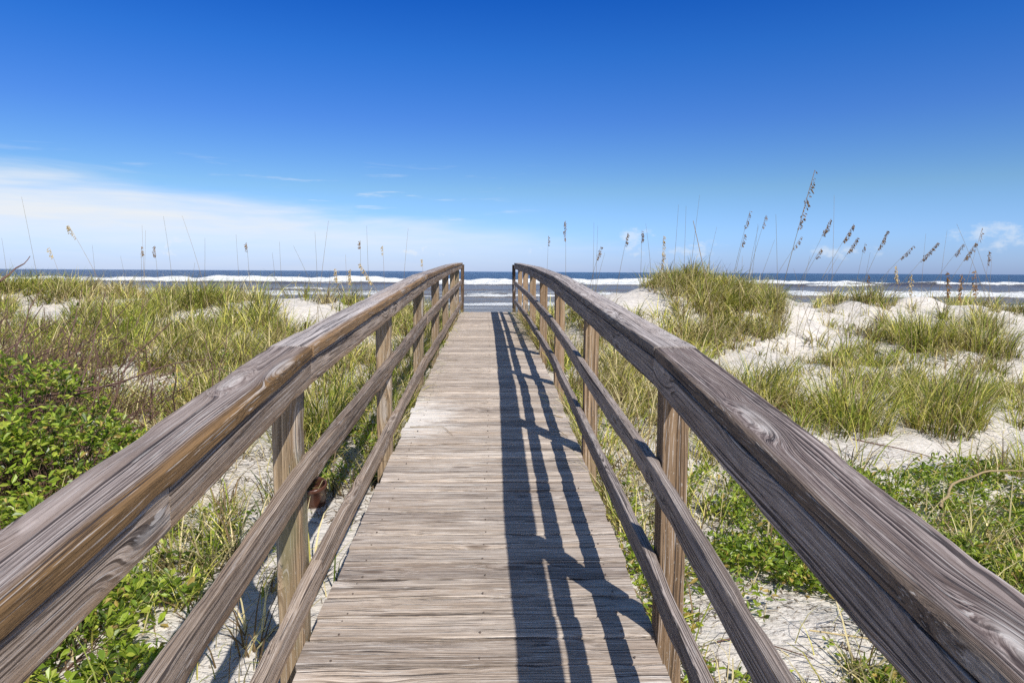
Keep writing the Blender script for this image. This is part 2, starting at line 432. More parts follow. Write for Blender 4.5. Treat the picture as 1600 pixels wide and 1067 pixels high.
def axis(lo, hi, dense_lo, dense_hi, step, grow):
    a = list(np.arange(dense_lo, dense_hi + 1e-6, step)); s = step; v = a[-1]
    while v < hi: s *= grow; v += s; a.append(v)
    s = step; v = a[0]; pre = []
    while v > lo: s *= grow; v -= s; pre.append(v)
    return np.array(pre[::-1] + a)


gx = axis(-420, 420, -8.5, 10.5, 0.085, 1.09); gy = axis(-14, 150, 0.8, 17.5, 0.085, 1.08)
GX, GY = np.meshgrid(gx, gy)
GZ = terrain(GX, GY)
idx = np.arange(GX.size).reshape(GX.shape)
quads = np.stack([idx[:-1, :-1].ravel(), idx[:-1, 1:].ravel(), idx[1:, 1:].ravel(), idx[1:, :-1].ravel()], 1)
# where dead leaves and broken stems collect
lit = np.clip(0.7 * sstep(3.2, 1.2, np.abs(GX)) * sstep(6, 4, GY) + 0.6 * (fbm(GX * 0.8, GY * 0.8, 21) - 0.35), 0, 1) * (GY < 18)
lit = lit * sstep(0.7, 1.25, np.abs(GX))
tag(mesh_obj('ground', np.stack([GX, GY, GZ], -1).reshape(-1, 3), [quads], M['sand'], smooth=True, attrs={'litter': lit.ravel()}), kind='structure')

# ------------------------------------------------------------------ sea
rows = np.concatenate([np.arange(58, 130, 0.4), np.arange(130, 300, 0.8), 300 * 1.028 ** np.arange(1, 158)])
tc = np.linspace(-1.15, 1.15, 420)
WY, T = np.meshgrid(rows, tc, indexing='ij')
WX = WY * T
SEA = -4.0
wz = np.zeros_like(WX); foam = np.zeros_like(WX)
fade = sstep(1600, 300, WY)
wz += fade * (0.20 * np.sin(WY / 5.2 + 3 * fbm(WX / 60, WY / 60, 31)) + 0.35 * (fbm(WX / 16, WY / 7, 33) - 0.5))
def breaker(y0, wander, hgt, front, trail, s0, s1, seed, gap=0.0, lx=70.0):
    """one line of surf: a ridge with a broken white face and foam dragged out behind it, uneven along the crest"""
    global wz, foam
    o = WX * 0 + seed
    c = y0 + wander * (fbm(WX / lx, o, seed, 4) - 0.5) * 2 + y0 * 0.012 * (fbm(WX / (y0 * 0.06), o, seed + 2, 3) - 0.5)
    st = np.clip((fbm(WX / (lx * 0.55), WX * 0 + 2.3, seed + 7, 3) - gap) * 3.0, 0, 1)
    lump = 0.35 + 1.3 * fbm(WX / (y0 * 0.035), WY / (y0 * 0.08), seed + 11, 4)
    d = WY - c
    prof = np.where(d < 0, np.exp(-(d / front) ** 2), np.exp(-(d / (front * 4)) ** 2))
    wz += hgt * (0.4 + 0.6 * st) * prof * lump
    tr = trail * (0.25 + 1.5 * fbm(WX / (y0 * 0.09), o, seed + 13, 3))
    f = np.where(d < 0, sstep(-front * 1.9, -front * 0.7, d), sstep(tr, 0, d))
    foam = np.maximum(foam, f * (s0 + (s1 - s0) * st) * (0.55 + 0.6 * lump))
breaker(232, 9, 1.8, 2.6, 55, 0.2, 1.1, 41.0, 0.2, 120)
breaker(203, 8, 0.9, 1.8, 22, 0.0, 0.95, 43.0, 0.42, 60)
breaker(150, 7, 0.6, 1.5, 6, 0.0, 0.75, 45.0, 0.48, 50)
breaker(120, 6, 0.9, 1.9, 36, 0.4, 1.0, 47.0, 0.22, 80)
breaker(101, 4, 0.4, 1.4, 14, 0.3, 0.85, 49.0, 0.35, 45)
breaker(87, 3, 0.12, 0.9, 6.0, 0.5, 0.85, 51.0, 0.2, 40)
breaker(74, 3, 0.06, 0.7, 1.6, 0.4, 0.8, 53.0, 0.2, 35)
foam = np.maximum(foam, 0.9 * sstep(0.80, 0.92, fbm(WX / 7, WY / 5, 57, 4)) * sstep(700, 260, WY) * (WY > 240))
wz *= sstep(60, 85, WY)
shal = np.clip(0.9 * sstep(300, 140, WY) + 0.1 * sstep(130, 70, WY), 0, 1)
ii = np.arange(WX.size).reshape(WX.shape)
q = np.stack([ii[:-1, :-1].ravel(), ii[:-1, 1:].ravel(), ii[1:, 1:].ravel(), ii[1:, :-1].ravel()], 1)
tag(mesh_obj('sea', np.stack([WX, WY, SEA + wz], -1).reshape(-1, 3), [q], M['water'], smooth=True,
             attrs={'foam': foam.ravel(), 'shallow': shal.ravel()}), kind='structure')


# ------------------------------------------------------------------ boards
def section(w, t, r, nc=3, nw=3):
    """rounded rectangle outline (across, thick), counter-clockwise"""
    pts = []
    for cx_, cy_, a0 in ((w / 2 - r, t / 2 - r, 0), (-w / 2 + r, t / 2 - r, 90), (-w / 2 + r, -t / 2 + r, 180), (w / 2 - r, -t / 2 + r, 270)):
        for k in range(nc):
            a = R(a0 + 90 * k / (nc - 1)); pts.append((cx_ + r * math.cos(a), cy_ + r * math.sin(a)))
    out = []
    for i, p in enumerate(pts):
        out.append(p); qn = pts[(i + 1) % len(pts)]
        L = math.dist(p, qn)
        if L > 0.03:
            for k in range(1, nw): out.append((p[0] + (qn[0] - p[0]) * k / nw, p[1] + (qn[1] - p[1]) * k / nw))
    return np.array(out)


SEED = [0.0]


def board(buf, p0, p1, across, thick, w, t, r=0.006, rough=0.0015, warp=0.003, seg=0.07, bend=None, dents=0.0, tint=None):
    """one sawn board from p0 to p1; across / thick are unit vectors of its section"""
    p0, p1 = np.asarray(p0, float), np.asarray(p1, float); across = np.asarray(across, float); thick = np.asarray(thick, float)
    L = np.linalg.norm(p1 - p0); n = max(2, int(L / seg)); sec = section(w, t, r); k = len(sec)
    SEED[0] += 0.6180339; sd = SEED[0] % 17.0
    s = np.linspace(0, 1, n + 1)
    mid = p0[None] + (p1 - p0)[None] * s[:, None]
    if bend is not None: mid = mid + bend(s)
    a = (fbm(s * L * 1.3, s * 0 + sd, sd, 3) - 0.5) * 2 * warp; b = (fbm(s * L * 1.3, s * 0 + sd + 9, sd + 3, 3) - 0.5) * 2 * warp
    mid = mid + a[:, None] * across + b[:, None] * thick
    U, Sx = np.meshgrid(np.arange(k), s * L)
    su, sv = sec[U.astype(int), 0], sec[U.astype(int), 1]
    nz = (fbm(Sx * 9, U * 0.9 + sd * 5, sd, 3) - 0.5) * 2 * rough
    # bites and splinters out of the arrises
    cor = np.clip((np.abs(su) / (w / 2) + np.abs(sv) / (t / 2)) - 1.55, 0, 1) * 2.2
    bite = np.maximum(0, fbm(Sx * 5, np.sign(su) * 3 + np.sign(sv) * 7 + sd, sd + 5, 4) - 0.56) * 0.07 * dents
    sc = 1 + nz / np.maximum(np.hypot(su, sv), 0.01) - cor * bite / np.maximum(np.hypot(su, sv), 0.02)
    V = mid[:, None, :] + (su * sc)[..., None] * across + (sv * sc)[..., None] * thick
    g = np.stack([Sx, su, sv], -1).reshape(-1, 3)
    I = np.arange((n + 1) * k).reshape(n + 1, k); J = np.roll(I, -1, 1)
    Q = np.stack([I[:-1].ravel(), J[:-1].ravel(), J[1:].ravel(), I[1:].ravel()], 1)
    c0 = I[0][::-1][None]; c1 = I[-1][None]
    buf.add(V.reshape(-1, 3), [Q, c0, c1], gc=g, seed=np.full((n + 1) * k, sd),
            tint=np.full((n + 1) * k, tint if tint is not None else random.uniform(0.15, 0.85)))


XA, ZA, YA = np.array([1., 0, 0]), np.array([0, 0, 1.]), np.array([0, 1., 0])
walk = empty('boardwalk', (0, 2.2, -1.27))
tag(walk, 'weathered grey wooden boardwalk with railings rising over the dunes to the beach', 'boardwalk')


def wobj(buf, name, mat, parent):
    o = buf.obj(name, M[mat], None, None, smooth=False)
    o.parent = parent
    base = np.array([0, 2.2, -1.27]) if parent is not None else 0
    o.location = [float(-v) for v in base]
    return o


# decking
bf = Buf(); y = -0.9; BW = 0.1375; NAILS = []
while y < 15.1:
    z = float(deck_z(y)); z2 = float(deck_z(y + BW)); sl = (z2 - z) / BW
    th = np.array([0, -sl, 1.0]); th /= np.linalg.norm(th); acr = np.array([0, 1.0, sl]); acr /= np.linalg.norm(acr)
    x0 = float(xc(y)); jz = random.uniform(-0.0025, 0.0025); ja = random.uniform(-0.012, 0.012)
    c = np.array([x0, y + BW / 2, z + sl * BW / 2 - 0.019 + jz])
    dl, dr = random.uniform(-.009, .009), random.uniform(-.009, .009)
    gap = random.uniform(0.0045, 0.009)
    board(bf, c + [-0.605 + dl, 0, 0], c + [0.605 + dr, 0, ja * 0.2], acr, th, BW - gap, 0.038, 0.006, 0.0018, 0.002, 0.05, dents=1.1, tint=float(np.clip(rng.normal(.5, .26), 0, 1)))
    NAILS += [(c[0] + q + random.uniform(-.012, .012), c[1] + e * 0.045 + random.uniform(-.006, .006), z + sl * BW / 2 + jz) for q in (-.5, 0, .5) for e in (-1, 1)]
    y += BW
dk = wobj(bf, 'decking', 'deck', walk)
a_ = np.arange(8) * np.pi / 4
nv, npl = [], []
for i, (x_, y_, z_) in enumerate(NAILS):
    r_ = random.uniform(0.0025, 0.004)
    nv += [(x_ + r_ * math.cos(q), y_ + r_ * math.sin(q), z_ + 0.0016) for q in a_] + [(x_ + r_ * math.cos(q), y_ + r_ * math.sin(q), z_ - 0.004) for q in a_]
    npl.append(np.arange(8) + i * 16)
ns_ = np.array([[i * 16 + 8 + j, i * 16 + 8 + (j + 1) % 8, i * 16 + (j + 1) % 8, i * 16 + j] for i in range(len(NAILS)) for j in range(8)])
nl_ = mesh_obj('nail_heads', nv, [np.array(npl), ns_], plain('rusty nail', (0.13, 0.10, 0.08), 0.6), dk)
nl_['kind'] = 'stuff'
# beams under the deck
for sx in (-0.50, 0.50, 0.0):
    bf = Buf()
    for (ya, za), (yb, zb) in zip(DP[:-1], DP[1:]):
        ya_ = max(ya, -0.9); za_ = float(deck_z(ya_))
        board(bf, (sx + xc(ya_), ya_, za_ - 0.112), (sx + xc(yb), yb - 0.004, zb - 0.112), XA, ZA, 0.038, 0.14, 0.004, seg=0.3)
    wobj(bf, 'beam', 'post', walk)

POSTY = [0.2, 2.24, 4.24, 6.24, 8.18, 10.15, 12.15, 14.1]
JOINT = {-1: [-1.6, 2.235, 6.22, 10.9, 15.05], 1: [-1.6, 2.235, 6.22, 9.5, 15.05]}
LOWJ = {-1: [-1.6, 2.30, 6.26, 10.2, 15.0], 1: [-1.6, 4.28, 8.2, 12.18, 15.0]}
for sd in (-1, 1):
    rl = empty('railing', (0, 0, 0), walk)
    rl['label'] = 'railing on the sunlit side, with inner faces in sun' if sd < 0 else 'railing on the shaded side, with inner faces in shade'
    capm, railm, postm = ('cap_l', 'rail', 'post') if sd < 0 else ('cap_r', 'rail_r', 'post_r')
    X = lambda x, yy: float(sd * x + xc(yy))
    for i, py in enumerate(POSTY):
        bf = Buf(); zt = float(cap_z(py)) - 0.040; zb = float(deck_z(py)) - 0.9
        lean = random.uniform(-.006, .006)
        board(bf, (X(0.652, py), py + 0.044, zb), (X(0.652, py) + lean, py + 0.044, zt), XA, YA, 0.089, 0.089, 0.005, 0.001, 0.002, 0.08, dents=0.5)
        wobj(bf, 'post', postm, rl)
    bf = Buf()     # last post, darker, set inward at the stair head
    board(bf, (X(0.585, 15.1), 15.13, -1.75), (X(0.562, 15.1), 15.08, float(cap_z(15.1)) - 0.04), XA, YA, 0.072, 0.072, 0.004)
    o = wobj(bf, 'post', 'end', rl); o['label'] = 'dark end post at the seaward end'
    # cap boards
    J = JOINT[sd]
    for ya, yb in zip(J[:-1], J[1:]):
        bf = Buf(); wd = 0.142
        z0, z1 = float(cap_z(ya)), float(cap_z(yb))
        ca = -sd * XA      # across axis points to the walk, so +across is the inner edge
        xin = 0.628 + (0.012 if sd > 0 else 0)
        bi = J.index(ya); up = 0.0035 if bi == 1 else 0.0; tn = ((0.38, 0.64, 0.22, 0.55) if sd < 0 else (0.42, 0.55, 0.15, 0.45))[bi]
        board(bf, (X(xin - up, ya), ya + 0.0035, z0 - 0.019 + up), (X(xin - up, yb), yb - 0.0025, z1 - 0.019 + up), ca, ZA * 1.0, wd, 0.038, 0.0045 if sd < 0 else 0.007,
              0.0012, 0.0014, 0.03, dents=0.5, tint=tn)
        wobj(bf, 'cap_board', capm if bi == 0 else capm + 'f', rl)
        # joint-by-joint support rail right under the cap
    SJ = [-1.6, 1.25, 2.25, 6.23, 10.22, 15.05] if sd < 0 else [-1.6, 2.25, 6.23, 10.22, 15.05]
    for ya, yb in zip(SJ[:-1], SJ[1:]):
        bf = Buf(); z0, z1 = float(cap_z(ya)) - 0.038 - 0.0445, float(cap_z(yb)) - 0.038 - 0.0445
        board(bf, (X(0.586, ya), ya + 0.0015, z0), (X(0.586, yb), yb - 0.0015, z1), ZA, sd * XA, 0.089, 0.036, 0.0035, 0.001, 0.0014, 0.05, dents=0.3)
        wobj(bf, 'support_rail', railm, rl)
    # middle and lower rails
    for kind, h0, JJ in (('middle_rail', -0.412 if sd < 0 else -0.437, [-1.6, 2.29, 6.26, 10.2, 15.0]), ('lower_rail', None, LOWJ[sd])):
        for q_, (ya, yb) in enumerate(zip(JJ[:-1], JJ[1:])):
            bf = Buf()
            f = (lambda v: float(cap_z(v)) + h0) if h0 is not None else (lambda v: float(deck_z(v)) + (0.22 if sd < 0 else 0.252))
            n_ = 8
            kink = [v for v in (2.22, 6.2, 10.2) if ya + 0.15 < v < yb - 0.15]
            pts = [ya] + kink + [yb]
            pr = 0.010 if q_ % 2 == 0 else 0.0
            zz0, zz1 = f(ya), f(yb)
            def bend(s, ya=ya, yb=yb, f=f, zz0=zz0, zz1=zz1):
                v = np.zeros((len(s), 3)); yy = ya + (yb - ya) * s
                v[:, 2] = [f(a) - (zz0 + (zz1 - zz0) * b) for a, b in zip(yy, s)]
                v[:, 0] = [float(xc(a)) - float(xc(ya)) - (float(xc(yb)) - float(xc(ya))) * b for a, b in zip(yy, s)]
                return v
            board(bf, (X(0.586 - pr * 0.6, ya), ya + 0.002, zz0 + (0.006 if pr else -0.004)), (X(0.586 - pr * 0.6, yb), yb - 0.002, zz1 + (0.004 if pr else -0.004)), ZA, sd * XA, 0.089, 0.037, 0.0045,
                  0.0013, 0.003, 0.045, bend, dents=0.8)
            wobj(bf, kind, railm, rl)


# ------------------------------------------------------------------ plant geometry
def ribbons(base, az, th0, th1, L, w, K=4, twist=None):
    """N curved blades -> verts, quads; th measured from vertical, az horizontal heading"""
    N = len(L); pos = np.zeros((N, K + 1, 3)); pos[:, 0] = base
    dirh = np.stack([np.cos(az), np.sin(az), np.zeros(N)], 1)
    for k in range(K):
        th = th0 + (th1 - th0) * ((k + 0.5) / K) ** 1.3
        st = dirh * np.sin(th)[:, None]; st[:, 2] = np.cos(th)
        pos[:, k + 1] = pos[:, k] + st * (L / K)[:, None]
    tw = az + np.pi / 2 + (twist if twist is not None else 0)
    side = np.stack([np.cos(tw), np.sin(tw), np.zeros(N)], 1)
    s = np.linspace(0, 1, K + 1); wd = (1 - s ** 1.8) * 0.92 + 0.08
    off = side[:, None, :] * (w[:, None] * wd[None])[..., None] * 0.5
    V = np.stack([pos - off, pos + off], 2).reshape(-1, 3)
    b = (np.arange(N) * (K + 1) * 2)[:, None] + (np.arange(K) * 2)[None]
    b = b.ravel()
    return V, np.stack([b, b + 1, b + 3, b + 2], 1)


def tubes(P, r, sides=4):
    """P (N,K,3), r (N,K) -> verts, quads"""
    P = np.asarray(P, float); N, K, _ = P.shape
    T = np.gradient(P, axis=1); T /= np.linalg.norm(T, axis=2, keepdims=True) + 1e-9
    ref = np.where(np.abs(T[..., 2:3]) > 0.9, np.array([1., 0, 0]), np.array([0, 0, 1.]))
    A = np.cross(T, ref); A /= np.linalg.norm(A, axis=2, keepdims=True) + 1e-9
    B = np.cross(T, A)
    ang = np.arange(sides) * 2 * np.pi / sides
    V = P[:, :, None] + r[:, :, None, None] * (A[:, :, None] * np.cos(ang)[:, None] + B[:, :, None] * np.sin(ang)[:, None])
    I = np.arange(N * K * sides).reshape(N, K, sides); J = np.roll(I, -1, 2)
    Q = np.stack([I[:, :-1].ravel(), J[:, :-1].ravel(), J[:, 1:].ravel(), I[:, 1:].ravel()], 1)
    return V.reshape(-1, 3), Q


def leaves(b, d, nrm, L, W, fold=0.12):
    """N six-sided leaves -> verts, polys"""
    d = d / (np.linalg.norm(d, axis=1, keepdims=True) + 1e-9)
    s = np.cross(d, nrm); s /= np.linalg.norm(s, axis=1, keepdims=True) + 1e-9
    u = np.cross(s, d)
    L_, W_ = L[:, None], W[:, None]
    v = [b, b + d * .35 * L_ + s * W_ * .42 + u * fold * W_, b + d * .72 * L_ + s * W_ * .46 + u * fold * W_, b + d * L_ - u * .12 * L_,
         b + d * .72 * L_ - s * W_ * .46 + u * fold * W_, b + d * .35 * L_ - s * W_ * .42 + u * fold * W_]
    V = np.stack(v, 1).reshape(-1, 3); N = len(L); i = np.arange(N)[:, None] * 6
    return V, np.concatenate([i + np.array([[0, 1, 2, 3]]), i + np.array([[0, 3, 4, 5]])])


def col4(c): return np.concatenate([c, np.ones((len(c), 1))], 1)


GREEN = np.array([0.28, 0.325, 0.045]); LIME = np.array([0.55, 0.495, 0.12]); STRAW = np.array([0.68, 0.57, 0.31])
DKGREEN = np.array([0.085, 0.12, 0.018]); BROWN = np.array([0.20, 0.135, 0.07])


def blade_cols(N, K, dry, tone):
    u = rng.random(N); c = np.where((u < 0.42)[:, None], GREEN, np.where((u < 0.8)[:, None], LIME, DKGREEN))
    c = c * rng.uniform(0.6, 1.35, (N, 1))
    dr = rng.random(N) < dry
    st = STRAW * (0.7 + 0.5 * rng.random((N, 1)))
    st = np.where((rng.random(N) < 0.35)[:, None], BROWN * rng.uniform(0.6, 1.3, (N, 1)), st)
    c = np.where(dr[:, None], st, c) * tone[:, None] if np.ndim(tone) else np.where(dr[:, None], st, c) * tone
    return np.repeat(col4(np.clip(c, 0, 1)), (K + 1) * 2, 0)


def tussock(buf, c, n, rad, h, dry=0.3, tone=1.0, spread=0.9, w=0.006, wind=0.25, K=4, head=0.15):
    a = rng.random(n) * 2 * np.pi; rr = rad * np.sqrt(rng.random(n))
    bx = c[0] + rr * np.cos(a); by = c[1] + rr * np.sin(a)
    bz = np.full(n, c[2]) + (terrain_fast(bx, by) - terrain_fast(np.array([c[0]]), np.array([c[1]])))
    az = a + rng.normal(0, 0.6, n)
    az = np.where(rng.random(n) < wind, rng.normal(head, 0.5, n), az)   # sea breeze lays some blades to one side
    L = h * rng.uniform(0.55, 1.25, n)
    th0 = np.abs(rng.normal(0.12, 0.16, n)) + 0.15 * rr / max(rad, .01)
    th1 = np.minimum(th0 + np.abs(rng.normal(spread * 1.1, 0.55, n)) * rng.uniform(0.5, 1.9, n), 2.7)
    L = L * 1.15
    V, Q = ribbons(np.stack([bx, by, bz - 0.015], 1), az, th0, th1, L, w * rng.uniform(0.6, 1.3, n), K, rng.normal(0, 0.5, n))
    buf.add(V, [Q], col=blade_cols(n, K, dry, tone))
    # last year's brown thatch lying round the foot of the plant
    k = int(n * 0.3)
    V, Q = ribbons(np.stack([bx[:k], by[:k], bz[:k] - 0.01], 1), az[:k] + rng.normal(0, .8, k), rng.uniform(0.3, 1.2, k), rng.uniform(1.3, 2.2, k),
                   h * rng.uniform(0.25, 0.7, k), w * 1.1 * rng.uniform(0.7, 1.4, k), 3)
    buf.add(V, [Q], col=np.repeat(col4(np.array([[0.13, 0.088, 0.05]]) * rng.uniform(0.4, 1.5, (k, 1))), 8, 0))


# bilinear lookup of the built ground, so plants stand on the mesh itself
def terrain_fast(x, y):
    x = np.asarray(x, float); y = np.asarray(y, float)
    i = np.clip(np.searchsorted(gx, x) - 1, 0, len(gx) - 2); j = np.clip(np.searchsorted(gy, y) - 1, 0, len(gy) - 2)
    fx = np.clip((x - gx[i]) / (gx[i + 1] - gx[i]), 0, 1); fy = np.clip((y - gy[j]) / (gy[j + 1] - gy[j]), 0, 1)
    return (GZ[j, i] * (1 - fx) + GZ[j, i + 1] * fx) * (1 - fy) + (GZ[j + 1, i] * (1 - fx) + GZ[j + 1, i + 1] * fx) * fy


# bare-sand areas and thick-grass areas of the place, as seen in the photograph: (px, py, rx, ry, tilt)
BARE = [(68, 487, 75, 14, 0), (468, 490, 80, 27, 0.25), (520, 515, 30, 22, 0.3), (405, 720, 22, 45, 0), (520, 850, 60, 110, -0.5), (400, 850, 25, 80, -.4),
        (965, 468, 72, 28, 0.2), (985, 470, 66, 26, 0.25), (1245, 472, 42, 14, 0.3), (1285, 520, 62, 17, 0.6), (1345, 500, 30, 36, 0.5), (1400, 492, 55, 15, 0.2), (1190, 565, 95, 26, 0), (1450, 712, 190, 26, 0), (1592, 545, 40, 50, 0),
        (1440, 470, 80, 16, 0), (1120, 950, 70, 120, 0.2), (1230, 960, 90, 90, 0), (1090, 350, 90, 14, 0), (1560, 500, 60, 12, 0), (1330, 640, 40, 14, 0),
        (1290, 700, 60, 16, 0), (1245, 545, 60, 22, 0)]
THICK = [(1090, 470, 120, 55), (1090, 505, 100, 34), (1300, 590, 90, 40), (1200, 600, 110, 40), (1420, 600, 160, 60), (1240, 500, 40, 14), (1330, 545, 60, 16), (1340, 620, 250, 75), (1480, 545, 90, 50), (300, 560, 330, 70), (100, 445, 160, 25), (330, 470, 120, 30), (1000, 590, 60, 70),
         (1370, 465, 45, 18), (520, 620, 90, 80), (1500, 600, 140, 60)]


def density(X, Y):
    Z = terrain_fast(X, Y); px, py = pix(np.stack([X, Y, Z], 1))
    d = np.where(X < 0, 0.62, 0.54) + 1.0 * (fbm(X * 0.7, Y * 0.7, 61) - 0.45)
    for a, b, rx, ry in THICK:
        d = np.maximum(d, 1.05 * np.exp(-(((px - a) / rx) ** 2 + ((py - b) / ry) ** 2) * 0.8))
    for a, b, rx, ry, tl in BARE:
        u = (px - a) * math.cos(tl) + (py - b) * math.sin(tl); v = -(px - a) * math.sin(tl) + (py - b) * math.cos(tl)
        d = d * (1 - np.clip(1.4 * np.exp(-((u / rx) ** 2 + (v / ry) ** 2) * 1.1), 0, 1))
    d = d * (np.abs(X - xc(Y)) > 0.78) * sstep(17.5, 15.2, Y)
    return np.clip(d, 0, 1), px, py


def scatter(n, x0, x1, y0, y1):
    X = rng.uniform(x0, x1, n); Y = rng.uniform(y0, y1, n)
    d, px, py = density(X, Y)
    k = rng.random(n) < d
    return X[k], Y[k], px[k], py[k]


def grass_field(name, x0, x1, y0, y1, n, label):
    bf = Buf()
    X, Y, px, py = scatter(n, x0, x1, y0, y1)
    Z = terrain_fast(X, Y)
    big = fbm(X * 0.6, Y * 0.6, 71)
    for x, y_, z, b in zip(X, Y, Z, big):
        near = y_ < 5.2; dpatch = float(np.clip(fbm(x * 1.1, y_ * 1.1, 77, 3) * 1.8 - 0.45, 0, 1))
        nb = int(rng.integers(14, 40) if not near else rng.integers(12, 28))
        h = (0.14 + 0.36 * b + 0.14 * rng.random()) * (0.72 if near else 1.0)
        tussock(bf, (x, y_, z), nb, rng.uniform(0.05, 0.17), h, dry=float(np.clip(rng.normal(0.2 + 0.6 * dpatch, 0.2), 0.03, 0.97)),
                tone=rng.uniform(0.6, 1.3), w=0.0066 + 0.0005 * y_, spread=rng.uniform(0.9, 1.7))
    o = bf.obj(name, M['grass'])
    tag(o, label, 'grass', None, 'stuff')


grass_field('dune_grass', -16, -0.75, 1.2, 17.3, 6500, 'yellow-green dune grass covering the low dunes beside the leafy shrub')
grass_field('dune_grass', 0.75, 17, 1.6, 17.3, 6500, 'yellow-green dune grass in patches among white sand beside the dark railing')

# short sparse sprigs and dead blades lying between the tussocks
bf = Buf()
n = 26000
X = np.concatenate([rng.uniform(-10, -0.7, n), rng.uniform(0.7, 11, n)]); Y = rng.uniform(1.3, 15.5, 2 * n)
d, px, py = density(X, Y)
k = (rng.random(2 * n) < np.clip(d * 0.8 + 0.30 * (Y < 5.5) * (fbm(X * 2, Y * 2, 99) > .42) + 0.05, 0, 1)) & (np.abs(X) > 0.72)
X, Y = X[k], Y[k]; N = len(X)
V, Q = ribbons(np.stack([X, Y, terrain_fast(X, Y) - 0.004], 1), rng.random(N) * 6.28, rng.uniform(0.2, 1.5, N), rng.uniform(1.2, 1.75, N),
               rng.uniform(0.05, 0.28, N), rng.uniform(0.003, 0.007, N), 3)
bf.add(V, [Q], col=blade_cols(N, 3, 0.62, 1.0))
tag(bf.obj('dry_grass_litter', M['grass']), 'short sprigs and dead straw-coloured blades strewn over the sand', 'dead grass', None, 'stuff')

# dark broken twigs, roots and dead leaves on the sand near the walk
bf = Buf(); n = 9000
X = np.concatenate([-0.72 - np.abs(rng.normal(0, 1.1, n)), 0.72 + np.abs(rng.normal(0, 1.5, n))]); Y = np.concatenate([rng.uniform(1.3, 6.5, n), rng.uniform(1.6, 6.8, n)])
k = fbm(X * 2.2, Y * 2.2, 101, 3) > np.where(X < 0, 0.5, 0.46); X, Y = X[k], Y[k]; N = len(X)
V, Q = ribbons(np.stack([X, Y, terrain_fast(X, Y) + 0.002], 1), rng.random(N) * 6.28, rng.uniform(1.2, 1.6, N), rng.uniform(1.3, 1.75, N),
               rng.uniform(0.02, 0.13, N), rng.uniform(0.0025, 0.006, N), 3)
cl = np.where((rng.random(N) < 0.7)[:, None], np.array([[0.10, 0.07, 0.05]]), np.array([[0.30, 0.22, 0.14]])) * rng.uniform(0.5, 1.4, (N, 1))
bf.add(V, [Q], col=np.repeat(col4(cl), 8, 0))
tag(bf.obj('plant_litter', M['grass']), 'dark broken twigs and dead leaves scattered on the sand', 'litter', None, 'stuff')

# ------------------------------------------------------------------ tussocks that stand out one by one
TUS = [(1330, 686, 6.35, 0.34, 0.62, 420, 0.22, 1.05, 'broad arching green tussock overhanging the bare sand strip beyond the dark cap rail'),
       (1180, 640, 6.9, 0.26, 0.5, 300, 0.3, 1.0, 'tussock with a bare stalk rising from it, close against the dark cap rail'),
       (1470, 660, 6.6, 0.36, 0.6, 380, 0.35, 1.0, 'pale straw-streaked tussock right of the broad arching one'),
       (1440, 545, 9.4, 0.42, 0.6, 360, 0.25, 0.95, 'rounded olive tussock below the bare sand slopes'),
       (1535, 560, 8.9, 0.40, 0.55, 320, 0.35, 0.9, 'brown-tinged tussock next to the sand at the picture edge'),
       (1365, 468, 12.1, 0.36, 0.42, 280, 0.45, 0.85, 'russet tussock capping the sand ridge under the surf line'),
       (840, 548, 8.3, 0.0, 0, 0, 0, 1, ''),
       (375, 640, 6.2, 0.26, 0.42, 320, 0.12, 0.95, 'dark green upright tussock just outside the sunlit cap rail'),
       (505, 640, 5.4, 0.24, 0.50, 340, 0.15, 0.85, 'green tussock behind the sunlit middle rail between the first two posts'),
       (300, 640, 6.0, 0.30, 0.40, 300, 0.3, 1.1, 'yellowish tussock combed to one side in front of the dark green one'),
       (275, 455, 12.5, 0.4, 0.42, 280, 0.25, 0.9, 'tall ragged tussock standing against the surf between the low dunes'),
       (1100, 545, 9.0, 0.26, 0.42, 260, 0.5, 0.8, 'brownish tussock at the foot of the grass-crowned dune')]
for px, py, Y, rad, h, n, dry, tone, lab in TUS:
    if not n: continue
    p = at(px, py, Y); z = float(terrain_fast(p[0], p[1]))
    bf = Buf(); tussock(bf, (p[0], p[1], z), n, rad, h, dry, tone, 1.05, 0.0068 + 0.0004 * Y, 0.2, 5)
    tag(bf.obj('grass_tussock', M['grass'], loc=(p[0], p[1], z)), lab, 'grass tussock', 'grass tussocks on the dunes')

# dense crown of tall grass on the dune right of the walk
bf = Buf()
for i in range(330):
    px = rng.uniform(955, 1225); Y = rng.uniform(9.4, 12.6)
    x = at(px, 450, Y)[0]; z = float(terrain_fast(x, Y))
    px_, py_ = pix([x, Y, z])
    if fbm(x * 1.6, Y * 1.6, 111, 3) < 0.40 or ((px_ - 972) / 72) ** 2 + ((py_ - 470) / 27) ** 2 < 1 or (px_ < 1015 and Y < 11.2): continue
    tussock(bf, (x, Y, z), int(rng.integers(30, 75)), rng.uniform(.1, .22), rng.uniform(0.18, 0.38), rng.uniform(0.1, 0.7), rng.uniform(0.6, 1.25), 1.2, 0.009, 0.3)
for i in range(230):       # stray tufts on the open slopes round the crown
    x, Y = rng.uniform(1.3, 9.5), rng.uniform(7.8, 13.0); z = float(terrain_fast(x, Y)); px_, py_ = pix([x, Y, z])
    if fbm(x * 0.9, Y * 0.9, 117, 3) < 0.45 or ((px_ - 972) / 72) ** 2 + ((py_ - 470) / 27) ** 2 < 1: continue
    tussock(bf, (x, Y, z), int(rng.integers(6, 26)), rng.uniform(.05, .2), rng.uniform(0.12, 0.34), rng.uniform(0.2, 0.8), rng.uniform(0.6, 1.2), 1.3, 0.009, 0.3)
tag(bf.obj('dune_grass', M['grass']), 'tall thick grass crowning the dune against the horizon, thinning to stray tufts on its sandy slopes', 'grass', None, 'stuff')


